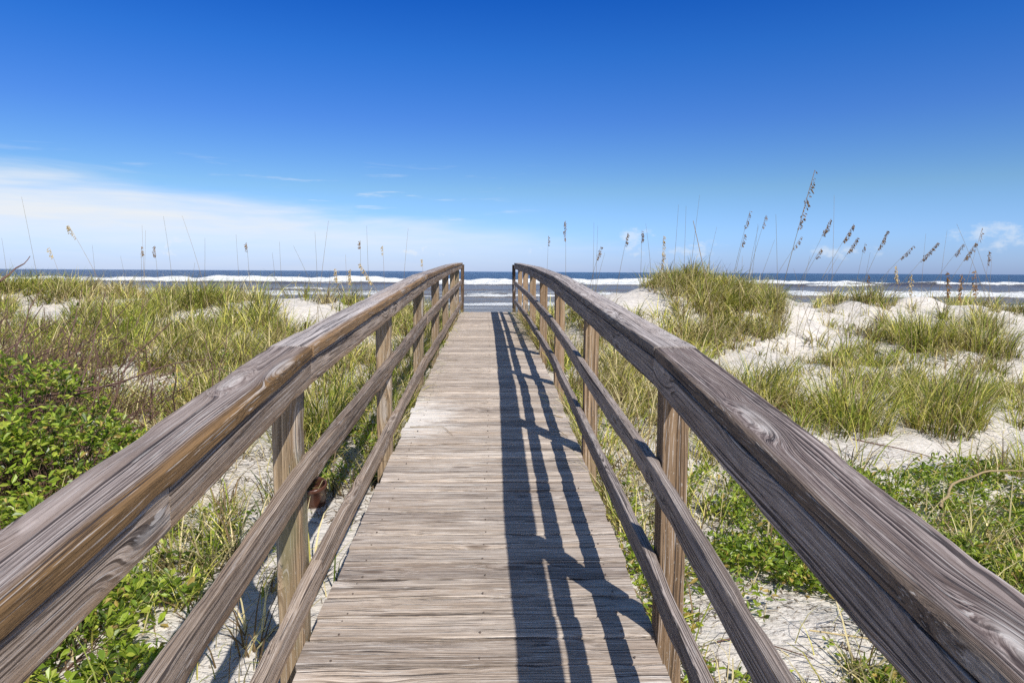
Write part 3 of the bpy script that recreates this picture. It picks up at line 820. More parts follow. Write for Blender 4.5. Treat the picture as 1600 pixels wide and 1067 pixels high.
# ------------------------------------------------------------------ leafy shrubs and ground cover
LEAF = [np.array([0.26, 0.345, 0.035]), np.array([0.15, 0.225, 0.028]), np.array([0.40, 0.45, 0.07]), np.array([0.085, 0.13, 0.022]), np.array([0.42, 0.31, 0.09])]


def leaf_cols(N, wts):
    i = rng.choice(len(LEAF), N, p=wts); c = np.array(LEAF)[i] * rng.uniform(0.75, 1.25, (N, 1))
    return np.repeat(col4(np.clip(c, 0, 1)), 6, 0)


def rosettes(buf, C, up, nl, L, W, wts):
    """leaf whorls at the twig ends C"""
    N = len(C)
    b = np.repeat(C, nl, 0); u = np.repeat(up, nl, 0); n = N * nl
    a = rng.random(n) * 6.28; el = rng.uniform(-0.15, 1.15, n)
    h = np.stack([np.cos(a), np.sin(a), np.zeros(n)], 1)
    d = h * np.cos(el)[:, None] + u * np.sin(el)[:, None]
    nrm = u + rng.normal(0, 0.35, (n, 3))
    b = b + d * 0.008 - u * rng.uniform(0, 0.05, (n, 1))
    s = rng.uniform(0.6, 1.25, n)
    V, Q = leaves(b, d, nrm, L * s, W * s)
    buf.add(V, [Q], col=leaf_cols(n, wts))


def wands(buf, starts, ends, r0, K=7, wob=0.06, sides=4):
    s = np.linspace(0, 1, K)[None, :, None]
    P = starts[:, None] * (1 - s) + ends[:, None] * s
    L = np.linalg.norm(ends - starts, axis=1)[:, None, None]
    P = P + np.cumsum(rng.normal(0, wob / K, P.shape), 1) * L * np.sin(s * np.pi * 0.9 + 0.15)
    r = np.repeat(np.linspace(1, 0.35, K)[None], len(starts), 0) * np.asarray(r0).reshape(-1, 1)
    V, Q = tubes(P, r, sides); buf.add(V, [Q])
    return P


def shrub(name, blobs, nros, base, label, wts, L, W, twig_n, cat='shrub'):
    """blobs: (x, y, radius-xy, height) mounds of the crown"""
    root = empty(name, base); tag(root, label, cat)
    off = np.array(base)
    lb, tb = Buf(), Buf()
    tot = sum(b[2] ** 2 for b in blobs)
    for x, y_, r, h in blobs:
        k = int(nros * r * r / tot)
        a = rng.random(k) * 6.28; rr = r * np.sqrt(rng.random(k))
        X = x + rr * np.cos(a); Y = y_ + rr * np.sin(a)
        dome = np.sqrt(np.clip(1 - (rr / r) ** 2, 0.02, 1)) * (0.7 + 0.6 * fbm(X * 4, Y * 4, 81))
        Z = terrain_fast(X, Y) + h * dome * np.where(rng.random(k) < 0.72, rng.uniform(0.8, 1.1, k), rng.uniform(0.15, 0.8, k)) + 0.02
        C = np.stack([X, Y, Z], 1)
        up = np.stack([0.6 * (X - x) / r, 0.6 * (Y - y_) / r, np.ones(k)], 1) + rng.normal(0, 0.3, (k, 3)); up /= np.linalg.norm(up, axis=1, keepdims=True)
        rosettes(lb, C, up, 8, L, W, wts)
        m_ = rng.random(k) < twig_n
        c2 = C[m_]
        s0 = np.stack([x + (c2[:, 0] - x) * 0.35, y_ + (c2[:, 1] - y_) * 0.35, terrain_fast(c2[:, 0] * .35 + x * .65, c2[:, 1] * .35 + y_ * .65)], 1)
        if len(c2): wands(tb, s0, c2, rng.uniform(0.002, 0.004, len(c2)), 6, 0.2)
    lo = lb.obj('leaves', M['leaf'], root, off); lo.location = (0, 0, 0)
    to = tb.obj('twigs', M['twig'], root, off); to.location = (0, 0, 0)
    return root


p = at(60, 700, 3.9)
shrub('leafy_shrub', [(-2.5, 3.9, 0.6, 0.46), (-3.2, 4.4, 0.75, 0.74), (-2.1, 3.2, 0.5, 0.32), (-2.9, 3.6, 0.6, 0.62), (-3.9, 4.3, 0.8, 0.85), (-2.2, 4.4, 0.42, 0.22)], 2100,
      (-2.7, 3.9, -1.4), 'glossy bright green broadleaf shrub sprawling beside the sunlit cap rail', [0.28, 0.2, 0.28, 0.16, 0.08], 0.046, 0.0205, 0.8)
shrub('leafy_shrub', [(-1.66, 2.45, 0.34, 0.16), (-1.95, 2.75, 0.36, 0.2), (-1.45, 2.9, 0.2, 0.12), (-1.3, 2.35, 0.2, 0.1), (-1.62, 2.1, .25, .14)], 520,
      (-1.7, 2.5, -1.5), 'low bright green shrub on the sand beneath the near end of the sunlit railing', [0.3, 0.25, 0.25, 0.17, 0.03], 0.045, 0.022, 0.3)

# bare reddish twig thicket behind the leafy shrub
root = empty('twiggy_bush', (-4.2, 5.2, -1.25)); tag(root, 'half-bare reddish-brown twiggy bush with long wands, behind the leafy shrub', 'bush')
tb, lb = Buf(), Buf()
N = 520
bs = np.stack([rng.normal(-4.1, 0.75, N), rng.normal(5.2, 0.6, N), np.zeros(N)], 1); bs[:, 2] = terrain_fast(bs[:, 0], bs[:, 1])
az = rng.normal(0.35, 1.1, N); ln = rng.uniform(0.4, 1.15, N); el = rng.uniform(0.3, 1.3, N)
en = bs + np.stack([np.cos(az) * np.cos(el) * ln, np.sin(az) * np.cos(el) * ln, np.sin(el) * ln], 1)
P = wands(tb, bs, en, rng.uniform(0.0035, 0.0075, N), 8, 0.3)
j = rng.integers(2, 7, 2 * N); w_ = rng.integers(0, N, 2 * N); s0 = P[w_, j]
dv = rng.normal(0, 1, (2 * N, 3)); dv[:, 2] = np.abs(dv[:, 2]); dv /= np.linalg.norm(dv, axis=1, keepdims=True)
P2 = wands(tb, s0, s0 + dv * rng.uniform(0.1, 0.3, (2 * N, 1)), rng.uniform(0.002, 0.0035, 2 * N), 5, 0.3)
# the long wands that reach out toward the railing
L0 = np.array([at(120, 745, 4.3), at(60, 640, 4.6), at(110, 660, 4.8), at(0, 560, 4.6), at(105, 560, 5.2), at(0, 440, 4.4), at(30, 530, 5.0), at(60, 620, 4.5)])
L1 = np.array([at(272, 506, 4.7), at(250, 575, 4.9), at(165, 460, 5.3), at(80, 500, 5.0), at(128, 452, 5.4), at(46, 400, 4.7), at(67, 452, 5.2), at(330, 560, 5.3)])
wands(tb, L0, L1, np.array([.009, .009, .008, .008, .007, .008, .007, .007]), 9, 0.14)
k = 420; pick = P2[rng.integers(0, len(P2), k), rng.integers(1, 5, k)]
rosettes(lb, pick + rng.normal(0, .02, pick.shape), np.tile([0., 0, 1], (k, 1)), 4, 0.035, 0.016, [0.2, 0.2, 0.2, 0.1, 0.3])
o = tb.obj('twigs', M['twig'], root, (-4.2, 5.2, -1.25)); o.location = (0, 0, 0)
o = lb.obj('leaves', M['leaf'], root, (-4.2, 5.2, -1.25)); o.location = (0, 0, 0)


def ground_cover(areas, nl, L, W, wts, label, lift=0.10):
    lb = Buf(); tot = sum(a[2] * a[3] for a in areas)
    for x, y_, rx, ry, hh in areas:
        k = int(nl * rx * ry / tot); a = rng.random(k) * 6.28; q_ = np.sqrt(rng.random(k)) * rng.uniform(0.8, 1.15, k)
        X = x + rx * q_ * np.cos(a); Y = y_ + ry * q_ * np.sin(a)
        keep = (np.abs(X - xc(Y)) > 0.63) & (fbm(X * 3.2, Y * 3.2, 91) > 0.40); X, Y = X[keep], Y[keep]; k = len(X)
        Z = terrain_fast(X, Y) + hh * rng.random(k) ** 0.7 * (0.4 + fbm(X * 4, Y * 4, 93)) + 0.008
        up = np.stack([rng.normal(0, .35, k), rng.normal(-.1, .35, k), np.ones(k)], 1); up /= np.linalg.norm(up, axis=1, keepdims=True)
        rosettes(lb, np.stack([X, Y, Z], 1), up, 6, L, W, wts)
    tag(lb.obj('ground_cover', M['leaf']), label, 'ground cover', None, 'stuff')


W1 = [0.27, 0.24, 0.2, 0.2, 0.09]
ground_cover([(3.3, 4.15, 0.95, 0.62, .16), (4.5, 4.3, 0.8, 0.7, .16), (3.0, 3.6, 0.7, 0.5, .14), (2.5, 4.75, 0.5, 0.3, .1), (3.9, 5.0, 0.8, 0.22, .10), (2.4, 3.1, 0.5, .5, .12),
              (3.6, 3.2, 0.7, 0.5, .14)], 5600, 0.042, 0.0165, W1,
             'dense small-leaved green creeper over the sand beyond the dark cap rail')
ground_cover([(1.55, 3.9, 0.5, 0.75, .14), (1.3, 3.3, 0.28, 0.35, .12), (1.75, 3.1, 0.35, 0.45, .07), (1.95, 2.6, 0.5, 0.4, .04), (1.6, 2.3, 0.3, 0.25, .04),
              (1.45, 2.0, 0.2, 0.2, .04), (1.1, 2.4, .12, .2, .03)], 2100, 0.04, 0.0165, W1,
             'patchy green creeper seen between the dark cap rail and the middle rail')
ground_cover([(0.84, 3.3, 0.14, 0.5, .13), (0.80, 2.7, 0.12, 0.35, .11), (0.84, 4.4, 0.14, 0.5, .12), (0.82, 6.4, .14, .5, .12), (0.84, 8.2, .14, .5, .12)], 620, 0.038, 0.015, [0.2, 0.15, 0.3, 0.1, 0.25],
             'yellowish creeping plants growing along the shaded edge of the decking')
ground_cover([(-0.86, 5.3, 0.14, 0.6, .15), (-0.80, 6.8, 0.12, 0.7, .13), (-0.84, 8.6, 0.12, 0.6, .12), (-1.05, 4.5, 0.25, 0.35, .18), (-0.72, 9.8, .1, .4, .1), (-1.1, 5.4, .2, .5, .25)], 420, 0.042, 0.017, [0.3, 0.2, 0.25, 0.12, 0.13],
             'bright creeping plants growing along the sunlit edge of the decking')
ground_cover([(-1.2, 2.2, 0.22, 0.3, .08), (-1.7, 3.3, 0.4, 0.35, .12), (-1.35, 3.5, .3, .3, .08), (-2.2, 2.4, .4, .4, .1), (-1.9, 3.9, .4, .3, .1)], 330, 0.04, 0.018, [0.25, 0.3, 0.2, 0.2, 0.05],
             'scattered small green plants under the sunlit cap rail')

# grass that leans over the edges of the boards
bf = Buf()
for side, y0, y1, n in ((-1, 4.4, 7.4, 34), (-1, 8.2, 12.5, 26), (1, 3.6, 6.5, 30), (1, 8.0, 14.8, 110)):
    for i in range(n):
        y_ = rng.uniform(y0, y1); x = side * rng.uniform(0.68, 0.86) + float(xc(y_)); z = float(terrain_fast(x, y_))
        tussock(bf, (x, y_, z), int(rng.integers(12, 26)), 0.07, rng.uniform(0.2, 0.42), 0.4, rng.uniform(.7, 1.1), 1.3, 0.007, 0.55, 4, 0.0 if side < 0 else math.pi)
for i in range(16):
    y_ = rng.uniform(9.5, 14.3); x = 0.70 + float(xc(y_)); z = float(deck_z(y_))
    tussock(bf, (x, y_, min(z, float(terrain_fast(x, y_)))), 16, 0.05, rng.uniform(0.35, 0.6), 0.7, rng.uniform(.5, 1.0), 1.5, 0.008, 0.8, 4, math.pi)
tag(bf.obj('edge_grass', M['grass']), 'grass growing through the railings along both edges of the decking', 'grass', None, 'stuff')

# ------------------------------------------------------------------ twigs on the sand and on the boards
def stick(px, py, Y, q_, r, mat, label, onz=None):
    p0 = at(px, py, Y); P = []
    for dx, dy, dz in q_:
        x, y_ = p0[0] + dx, p0[1] + dy
        base = float(terrain_fast(x, y_)) if onz is None else float(onz(y_))
        P.append((x, y_, base + r + dz))
    P = np.array(P)
    t_ = np.linspace(0, len(P) - 1, 14); Pi = np.stack([np.interp(t_, np.arange(len(P)), P[:, k_]) for k_ in range(3)], 1)
    Pi += rng.normal(0, r * 0.6, Pi.shape) * [1, 1, 0.3]
    V, Q = tubes(Pi[None], np.linspace(r, r * 0.5, 14)[None], 6)
    tag(mesh_obj('twig', V, [Q], M[mat], smooth=True, loc=P[0]), label, 'twig')


stick(1440, 800, 4.55, [(-.12, -.35, .12), (0.25, 0.05, .17), (.62, .22, .16), (.95, .28, .1)], 0.011, 'stem', 'bare grey branch lying across the dense green creeper')
stick(1265, 1022, 2.75, [(0, 0, .05), (.35, -.12, .07), (.75, -.28, .06)], 0.004, 'seed_y', 'long pale straw stalk lying on the sand under the dark cap rail')
stick(1120, 1010, 2.75, [(0, 0, .01), (.12, .02, .02), (.26, -.05, .01), (.36, -.12, .01)], 0.004, 'twig', 'brown crooked twig on the bare sand next to the first shaded post')
stick(1395, 722, 5.7, [(-.3, .12, .01), (.05, .05, .015), (.4, -.1, .01)], 0.007, 'twig', 'dark bent twig lying on the bare sand strip')
stick(880, 640, 5.1, [(0, 0, 0.002), (-.10, .02, .02), (-.12, -.25, .02), (-.02, -.5, .003)], 0.004, 'stem', 'dry curled stalk lying on the shaded side of the decking', deck_z)
stick(690, 660, 4.95, [(-.22, -.1, .003), (0.02, -.12, .01), (.1, -.3, .004)], 0.0025, 'stem', 'thin dry stalk lying on the wind-blown sand on the decking', deck_z)
stick(545, 905, 2.75, [(-.02, 0, .004), (.05, .03, .012)], 0.006, 'seed_y', 'short pale chip of straw at the sunlit edge of the decking')

# ------------------------------------------------------------------ small pot on the sand behind the first post
pc = np.array([-1.055, 4.08]); pz_ = float(terrain_fast(pc[0], pc[1]))
prof = [(0.0, 0.0), (0.062, 0.0), (0.07, 0.008), (0.078, 0.07), (0.083, 0.135), (0.088, 0.14), (0.088, 0.16), (0.083, 0.164), (0.077, 0.16), (0.075, 0.135), (0.066, 0.02), (0.0, 0.018)]
ns = 28; a = np.arange(ns) * 2 * np.pi / ns
V = np.array([[(r * math.cos(t_), r * math.sin(t_), h) for t_ in a] for r, h in prof]).reshape(-1, 3)
tilt = R(14); c_, s_ = math.cos(tilt), math.sin(tilt)
V = np.stack([V[:, 0], V[:, 1] * c_ - V[:, 2] * s_, V[:, 1] * s_ + V[:, 2] * c_], 1)
I = np.arange(len(prof) * ns).reshape(len(prof), ns); J_ = np.roll(I, -1, 1)
Q = np.stack([I[:-1].ravel(), J_[:-1].ravel(), J_[1:].ravel(), I[1:].ravel()], 1)
m, t, out = material('brown glaze')
obn = t.n('ShaderNodeTexCoord').outputs['Object']
gb = t.n('ShaderNodeBsdfPrincipled', None, Base_Color=t.mix(t.noise(obn, 22, 4, .6), (0.05, 0.02, 0.014), (0.12, 0.05, 0.03)), Roughness=0.28)
t.set(out.inputs[0], gb.outputs[0]); M['pot'] = m
o = mesh_obj('pot', V, [Q], m, smooth=True); o.location = (pc[0], pc[1], pz_ - 0.02)
tag(o, 'small glossy reddish-brown pot half sunk in the sand behind the first sunlit post', 'pot')


# ------------------------------------------------------------------ sea oats, one by one
def sea_oat(tip, base_px, Y, head, smat, hmat, label, group=None, r=0.0035, droop=0.0, hl=0.22, sparse=False):
    """tip, base_px: photo pixels; Y: metres ahead. Stem from the sand to the tip, with a seed head if wanted."""
    b = at(base_px[0], base_px[1], Y); T = at(tip[0], tip[1], Y)
    d = T - b
    zb = float(terrain_fast(b[0], Y))
    if b[2] > zb + 0.02:                     # carry the stem on down to the sand
        k_ = (b[2] - zb) / max(d[2], 0.2); b = b - d * k_ * np.array([0.6, 0, 1.0])
        b[2] = float(terrain_fast(b[0], Y))
    b = b - np.array([0, 0, 0.03]); d = T - b
    K = 12; s = np.linspace(0, 1, K)[:, None]
    side = np.array([d[0], 0.25 * random.uniform(-1, 1) * abs(d[2]) * 0.2, 0])
    # the lower part stands steeper than the top, which the breeze bends over
    P = b + d * np.concatenate([s ** 1.35, s, s], 1)
    P[:, 1] += 0.06 * np.sin(s[:, 0] * 3.0) * random.uniform(-1, 1)
    rr = np.linspace(r, r * 0.4, K)
    root = None
    V, Q = tubes(P[None], rr[None], 4)
    if not head:
        o = mesh_obj('sea_oat', V, [Q], M[smat], loc=b, smooth=True); tag(o, label, 'sea oat', group); return
    root = empty('sea_oat', b); tag(root, label, 'sea oat', group)
    o = mesh_obj('stem', V - b, [Q], M[smat], root, smooth=True)
    # one-sided drooping panicle of flat spikelets
    n = int((22 if sparse else 46) * hl / 0.22 * head)
    f = rng.random(n) if not sparse else np.clip(rng.normal(.5, .3, n), 0, 1)
    tpos = 1 - f * hl / np.linalg.norm(d)
    c = np.stack([np.interp(tpos, s[:, 0], P[:, i]) for i in range(3)], 1)
    sg = 1 if d[0] >= 0 else -1
    az = rng.normal(0 if sg > 0 else math.pi, 1.0, n); el = rng.uniform(-1.2, 0.5, n)
    dv = np.stack([np.cos(az) * np.cos(el), np.sin(az) * np.cos(el), np.sin(el)], 1)
    br = rng.uniform(0.005, 0.035, n) * (0.35 + 0.65 * np.sin(np.clip(f, .05, .95) * np.pi))
    c2 = c + dv * br[:, None] - np.array([0, 0, 1]) * (br * 0.4)[:, None]
    ld = dv * 0.5 + np.array([0.25 * sg, 0, -0.6]); L = rng.uniform(0.018, 0.034, n)
    hb = Buf()
    rk = np.linspace(1 - hl / np.linalg.norm(d) * (float(f.max()) + 0.03), 0.999, 8)
    rp = np.stack([np.interp(rk, s[:, 0], P[:, i]) for i in range(3)], 1)
    V, Q = tubes(rp[None], np.full((1, 8), r * 0.62), 4); hb.add(V, [Q])
    for nr in (rng.normal(0, 1, (n, 3)), None):
        nn = nr if nr is not None else np.cross(ld, prev)
        prev = nn
        V, Q = leaves(c2, ld, nn, L, L * 0.42, 0.05); hb.add(V, [Q])
    V, Q = tubes(np.stack([c, (c + c2) / 2, c2], 1), np.full((n, 3), 0.0009), 3); hb.add(V, [Q])
    h = hb.obj('seed_head', M[hmat], root, b); h.location = (0, 0, 0)


OATS = [  # tip, base, Y, head density, stem, head material, label, head length, sparse
    ((1273, 266), (1181, 640), 6.2, 1.0, 'stem_g', 'seed', 'tallest sea oat, with a sparse one-sided dark seed head high against the sky', 0.52, True),
    ((1298, 342), (1235, 470), 9.5, 1.2, 'stem_g', 'seed', 'sea oat with a plump dark head, first of the leaning row beside the tallest stalk', .25, False),
    ((1334, 350), (1262, 478), 9.6, 1.3, 'stem_g', 'seed', 'sea oat with the upper of two dark heads close together in the leaning row', .27, False),
    ((1340, 371), (1272, 490), 10.0, 1.1, 'stem_g', 'seed', 'sea oat with the lower of two dark heads close together in the leaning row', .25, False),
    ((1386, 361), (1330, 480), 9.5, 1.0, 'stem_g', 'seed', 'steep sea oat with a narrow dark head midway along the leaning row', .27, False),
    ((1428, 384), (1345, 478), 10.0, 0.8, 'stem_g', 'seed', 'strongly bent sea oat with a thin dark head nearly level at its tip', .24, False),
    ((1465, 379), (1388, 465), 10.0, 1.3, 'stem_g', 'seed', 'strongly bent sea oat with a long thick dark head, last before the twin heads', .32, False),
    ((1506, 381), (1440, 480), 9.6, 0.9, 'stem_g', 'seed', 'sea oat with the smaller of the twin dark heads', .18, False),
    ((1525, 378), (1450, 490), 9.4, 1.3, 'stem_g', 'seed', 'sea oat with the larger of the twin dark heads', .28, False),
    ((1284, 388), (1243, 470), 10.2, 0.8, 'stem_g', 'seed', 'short sea oat with a small dark head low beside the tallest stalk', .16, False),
    ((1252, 370), (1190, 470), 9.8, 0.6, 'stem_g', 'seed', 'slanting sea oat whose thin head crosses in front of the tallest stalk', .2, False),
    ((1172, 330), (1143, 450), 10.5, 0.6, 'stem_g', 'seed', 'sea oat with a faint feathery grey head above the grass crown', .25, False),
    ((1164, 366), (1146, 450), 10.6, 0.9, 'stem_g', 'seed', 'upright sea oat with a compact dark head hanging over the grass crown', .18, False),
    ((1197, 336), (1165, 450), 10.8, 0.5, 'stem_g', 'seed', 'thin sea oat with a slight head right of the compact hanging one', .2, False),
    ((1352, 380), (1335, 470), 11.0, 0.5, 'stem_g', 'seed', 'slim sea oat with a tiny head behind the steep narrow-headed one', .14, False),
    ((981, 364), (963, 460), 10.5, 0.9, 'stem_g', 'seed', 'sea oat with a dark leaning head above the smooth sand mound', .2, False),
    ((1003, 360), (1000, 450), 10.8, 0.8, 'stem_g', 'seed', 'upright sea oat with a dark head between the sand mound and the grass crown', .18, False),
    ((1037, 368), (1032, 450), 10.4, 1.0, 'stem', 'seed_y', 'sea oat with a ragged pale straw head at the edge of the grass crown', .5, False),
    ((884, 345), (884, 470), 11.5, 0.7, 'stem_g', 'seed', 'straight sea oat with a slender dark head just beyond the shaded railing', .32, False),
    ((939, 385), (918, 470), 11.0, 1.0, 'stem_g', 'seed', 'sea oat with a dark slanted head beside the shaded railing', .2, False),
    ((857, 368), (853, 470), 13.0, 0.5, 'stem_g', 'seed', 'faint sea oat standing closest to the shaded end post', .2, False),
    ((1400, 414), (1402, 560), 8.6, 1.0, 'stem', 'seed_y', 'straw-coloured sea oat with a fat upright pale head against the sea', .22, False),
    ((1424, 428), (1424, 570), 8.6, 0.8, 'stem', 'seed_y', 'straw-coloured sea oat with a bent pale head right of the fat pale one', .26, False),
    ((1479, 424), (1468, 570), 8.5, 1.2, 'stem', 'seed_o', 'orange-brown sea oat head on a slanting stem against the surf', .32, False),
    ((1504, 428), (1498, 580), 8.4, 1.2, 'stem', 'seed_o', 'orange-brown sea oat with the head hanging widest against the surf', .34, False),
    ((1524, 422), (1514, 640), 7.6, 0.8, 'stem', 'seed_o', 'tall reddish sea oat stalk with a loose orange head', .3, False),
    ((1356, 428), (1349, 520), 10.0, 0.7, 'stem_g', 'seed', 'low sea oat with a dark drooping head in front of the breakers', .2, False),
    ((1545, 392), (1530, 480), 10.2, 0.8, 'stem', 'seed_o', 'sea oat with a ruddy head at the picture edge beside the twin heads', .2, False),
    ((1535, 356), (1495, 500), 10.0, 0.4, 'stem', 'seed_o', 'high thin sea oat with a loose ruddy tip beyond the twin heads', .25, True),
    ((107, 352), (152, 430), 9.0, 1.0, 'stem', 'seed_y', 'sea oat leaning over with a yellow head above the low grassy dune', .16, False),
    ((77, 386), (96, 440), 9.5, 0.7, 'stem', 'seed_y', 'short leaning sea oat with a faint straw head near the long twig', .14, False),
    ((221, 385), (223, 450), 11.0, 0.9, 'stem_g', 'seed', 'sea oat with the slimmer of two dark upright heads over the surf', .14, False),
    ((242, 384), (250, 450), 11.0, 1.1, 'stem_g', 'seed', 'sea oat with the fuller of two dark upright heads over the surf', .17, False),
    ((385, 379), (390, 460), 11.0, 0.9, 'stem_g', 'seed', 'lone sea oat with a small dark head between the twin heads and the sunlit railing', .14, False),
    ((563, 376), (565, 460), 11.0, 0.9, 'stem_g', 'seed', 'sea oat with a small dark head above the sunlit railing', .12, False),
    ((598, 384), (600, 460), 11.5, 0.7, 'stem', 'seed_y', 'sea oat with a faint pale head right of the small dark one', .14, False),
    ((525, 420), (533, 480), 9.0, 1.1, 'stem', 'seed_y', 'low sea oat with a golden head hanging to one side against the dark sea', .17, False),
    ((547, 420), (549, 480), 9.0, 1.1, 'stem', 'seed_y', 'low sea oat with a golden upright head against the dark sea', .2, False),
    ((562, 411), (602, 470), 9.2, 1.0, 'stem', 'seed_y', 'sea oat bowed over with a spreading golden head beside the sunlit railing', .3, False),
    ((660, 405), (662, 460), 11.0, 0.8, 'stem', 'seed_y', 'sea oat with a tiny straw head peeping over the sunlit cap rail', .1, False)]
for tip, bse, Y, hd, sm, hm, lab, hl, sp in OATS:
    sea_oat(tip, bse, Y, hd, sm, hm, lab, 'sea oats with seed heads', 0.0042 if Y < 7 else 0.0036, hl=hl, sparse=sp)

BARE_R = [((1083, 345), (1126, 585), 6.0, 'stem'), ((1212, 335), (1212, 585), 7.2, 'stem_g'), ((1303, 305), (1294, 500), 9.0, 'stem'), ((1060, 320), (1050, 450), 10.6, 'stem_g'),
          ((1072, 322), (1068, 450), 10.7, 'stem_g'), ((1093, 305), (1076, 450), 10.8, 'stem_g'), ((1120, 355), (1100, 450), 10.8, 'stem_g'), ((1184, 350), (1172, 450), 11, 'stem_g'),
          ((1186, 352), (1168, 460), 11, 'stem_g'), ((1210, 375), (1180, 460), 10.6, 'stem_g'), ((928, 348), (926, 450), 11.6, 'stem_g'), ((934, 352), (931, 450), 11.8, 'stem_g'),
          ((1009, 350), (1018, 450), 10.9, 'stem_g'), ((945, 395), (928, 470), 10.8, 'stem_g'), ((1266, 400), (1246, 520), 9.2, 'stem'), ((1310, 400), (1262, 500), 9.6, 'stem'),
          ((1480, 360), (1462, 520), 9.8, 'stem'), ((1447, 365), (1440, 500), 10.2, 'stem'), ((1495, 350), (1560, 520), 7.6, 'stem'), ((1525, 380), (1600, 620), 6.6, 'stem'),
          ((1160, 400), (1158, 520), 9.0, 'stem'), ((1155, 430), (1153, 560), 8.6, 'stem'), ((1240, 420), (1276, 590), 8.4, 'stem'), ((1292, 430), (1290, 590), 8.2, 'stem'),
          ((1330, 470), (1318, 600), 8.0, 'stem_g'), ((1390, 420), (1372, 520), 9.2, 'stem'), ((1550, 400), (1540, 560), 8.6, 'stem'), ((1577, 430), (1585, 600), 7.2, 'stem'),
          ((1420, 470), (1408, 590), 8.2, 'stem'), ((1360, 395), (1345, 500), 9.4, 'stem_g')]
for tip, bse, Y, sm in BARE_R:
    sea_oat(tip, bse, Y, 0, sm, None, 'thin bare sea oat stem standing on the sandy dunes beside the shaded railing', 'bare sea oat stems beside the shaded railing',
            0.0062 if tip == (1083, 345) else 0.0034)
BARE_L = [((34, 308), (62, 440), 8.5, 'stem_g'), ((2, 372), (8, 440), 9, 'stem_g'), ((144, 383), (148, 440), 10, 'stem_g'), ((222, 352), (226, 450), 10.5, 'stem'), ((255, 338), (268, 450), 9.5, 'stem_g'),
          ((284, 337), (322, 470), 9.0, 'stem'), ((320, 372), (318, 460), 10, 'stem_g'), ((369, 366), (377, 460), 10, 'stem_g'), ((425, 395), (430, 470), 10, 'stem_g'), ((437, 378), (444, 470), 10, 'stem_g'),
          ((513, 345), (495, 480), 8.8, 'stem'), ((458, 384), (496, 470), 9.0, 'stem_g'), ((492, 362), (496, 470), 9.2, 'stem_g'), ((573, 353), (578, 470), 9.8, 'stem_g'), ((638, 356), (630, 460), 10, 'stem'),
          ((227, 360), (222, 450), 10.6, 'stem'), ((188, 400), (195, 450), 10.8, 'stem_g'), ((540, 398), (545, 470), 9.8, 'stem'), ((160, 420), (168, 470), 8.6, 'stem_g'), ((305, 410), (300, 470), 9.4, 'stem_g')]
for tip, bse, Y, sm in BARE_L:
    sea_oat(tip, bse, Y, 0, sm, None, 'thin bare sea oat stem standing on the grassy dunes beside the sunlit railing', 'bare sea oat stems beside the sunlit railing', 0.0032)

# ------------------------------------------------------------------ sky, sun, camera
SUNV = np.array([0.49, -0.83, 1.0]); SUNV /= np.linalg.norm(SUNV)
sel = math.asin(SUNV[2]); saz = math.atan2(SUNV[0], SUNV[1])
w = bpy.data.worlds.new('World'); S.world = w; w.use_nodes = True
t = NT(w.node_tree)
out = t.n('ShaderNodeOutputWorld')
sky = t.n('ShaderNodeTexSky', {'sky_type': 'NISHITA', 'sun_disc': False, 'sun_elevation': sel, 'sun_rotation': saz, 'altitude': 0.0,
                               'air_density': 1.0, 'dust_density': 0.35, 'ozone_density': 3.0})
dirv = t.n('ShaderNodeTexCoord').outputs['Generated']
sx = t.n('ShaderNodeSeparateXYZ', None, Vector=dirv)
el = t.m('MULTIPLY', t.m('ARCSINE', sx.outputs[2]), 57.2958)
az = t.m('MULTIPLY', t.m('ARCTAN2', sx.outputs[0], sx.outputs[1]), 57.2958)
hs = t.n('ShaderNodeHueSaturation', None, Saturation=1.22, Value=1.0, Color=sky.outputs[0])
c = hs.outputs[0]
# deep blue low down; unseen upper sky brightened and warmed as added shadow fill
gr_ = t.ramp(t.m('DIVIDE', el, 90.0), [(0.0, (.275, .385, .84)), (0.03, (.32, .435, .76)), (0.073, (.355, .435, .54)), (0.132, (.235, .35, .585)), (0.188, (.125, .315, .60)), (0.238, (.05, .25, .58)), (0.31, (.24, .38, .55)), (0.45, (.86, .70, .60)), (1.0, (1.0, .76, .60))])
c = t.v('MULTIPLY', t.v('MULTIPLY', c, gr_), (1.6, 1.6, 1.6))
ae = t.n('ShaderNodeCombineXYZ', None, X=az, Y=el, Z=0.0).outputs[0]
# long bank of thin high cloud, thick at the left and thinning to the right
nA = t.noise(t.v('MULTIPLY', ae, (0.055, 0.5, 1)), 1, 5, 0.55, 0.4)
nB = t.noise(t.v('MULTIPLY', ae, (0.16, 1.6, 1)), 1, 5, 0.6, 0.3)
top = t.m('ADD', t.m('MULTIPLY_ADD', az, -0.092, 3.7), t.m('MULTIPLY', t.m('SUBTRACT', nA, 0.5), 4.6))
e2 = t.m('SUBTRACT', top, el)
m1 = t.step(e2, -0.6, 2.2)
m1 = t.m('MULTIPLY', m1, t.m('MULTIPLY_ADD', t.step(el, 0.6, 4.4), 0.6, 0.4))
m1 = t.m('MULTIPLY', m1, t.step(az, 26, -12))
m1 = t.m('MULTIPLY', m1, t.m('MULTIPLY_ADD', nB, 0.75, 0.58))
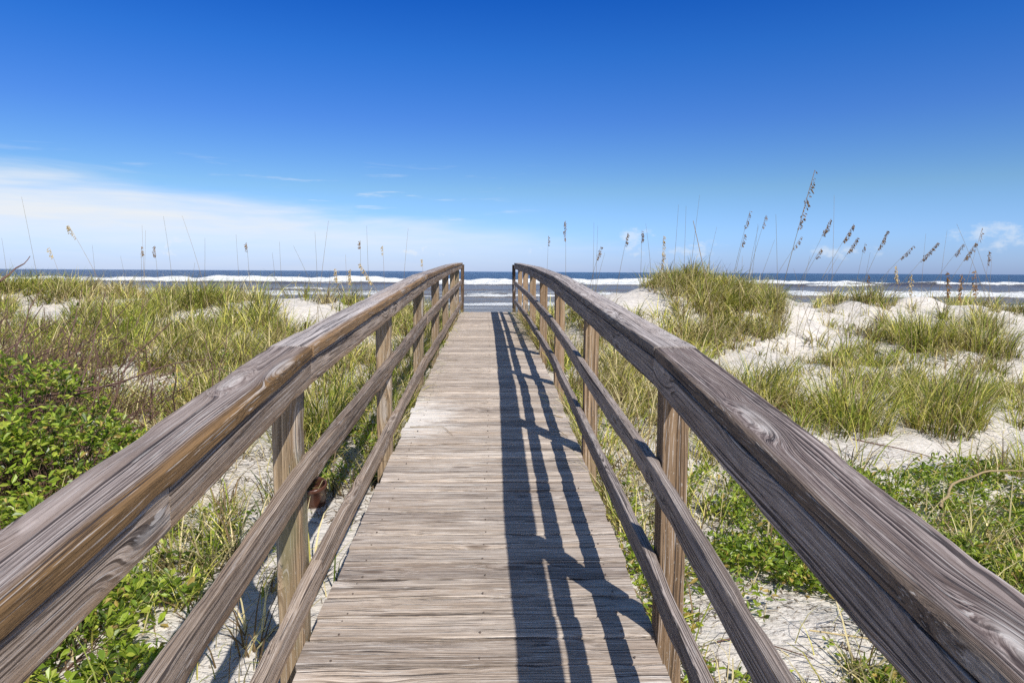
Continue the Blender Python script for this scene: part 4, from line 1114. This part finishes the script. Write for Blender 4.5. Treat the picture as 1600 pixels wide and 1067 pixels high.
# loose wisps
m2 = t.m('MULTIPLY', t.step(nB, 0.56, 0.78), t.m('MULTIPLY', t.step(el, 9.5, 5.5), t.step(az, 8, -6)))
cov = t.m('MINIMUM', 1.0, t.m('MAXIMUM', m1, t.m('MULTIPLY', m2, 0.65)))
# small far cumulus near the horizon
nC = t.noise(t.v('MULTIPLY', ae, (0.75, 1.1, 1)), 1, 6, 0.62)
for a_, e_, wa, we in ((-24.5, 2.0, 2.0, 1.5), (11.6, 2.5, 2.4, 1.5), (36.5, 2.6, 3.2, 1.4), (3.5, 1.9, 2.2, 0.8), (16, 2.0, 3.5, 0.9), (-6, 1.6, 4, 0.7), (27, 1.6, 4, .7)):
    qa = t.m('DIVIDE', t.m('SUBTRACT', az, a_), wa); qe = t.m('DIVIDE', t.m('SUBTRACT', el, e_), we)
    r2 = t.m('ADD', t.m('MULTIPLY', qa, qa), t.m('MULTIPLY', qe, qe))
    b_ = t.step(t.m('ADD', t.m('MULTIPLY', r2, -0.28), nC), 0.34, 0.62)
    cov = t.m('MAXIMUM', cov, t.m('MULTIPLY', b_, 0.75 if a_ < 0 else 0.5))
c = t.mix(cov, c, (6.0, 6.35, 6.8))
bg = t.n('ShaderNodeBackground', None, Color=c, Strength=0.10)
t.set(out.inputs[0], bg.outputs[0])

sl = bpy.data.lights.new('sun', 'SUN'); sl.energy = 4.2; sl.angle = R(0.53); sl.color = (1.0, 0.955, 0.88)
so_ = bpy.data.objects.new('sun', sl); COL.objects.link(so_)
from mathutils import Vector, Matrix
so_.rotation_euler = Vector(SUNV).to_track_quat('Z', 'Y').to_euler(); so_.location = (8, -14, 18)

cam = bpy.data.cameras.new('camera'); cam.lens = 24; cam.sensor_width = 36; cam.clip_end = 60000; cam.clip_start = 0.05
co = bpy.data.objects.new('camera', cam); COL.objects.link(co)
mw = Matrix([[Rv[0], Uv[0], -Fv[0], CX], [Rv[1], Uv[1], -Fv[1], 0], [Rv[2], Uv[2], -Fv[2], 0], [0, 0, 0, 1]])
co.matrix_world = mw
S.camera = co
vs = S.view_settings; vs.view_transform = 'Standard'; vs.look = 'None'; vs.exposure = 0.45; vs.gamma = 1.0
S.cycles.max_bounces = 6; S.cycles.transparent_max_bounces = 6; S.cycles.use_denoising = False
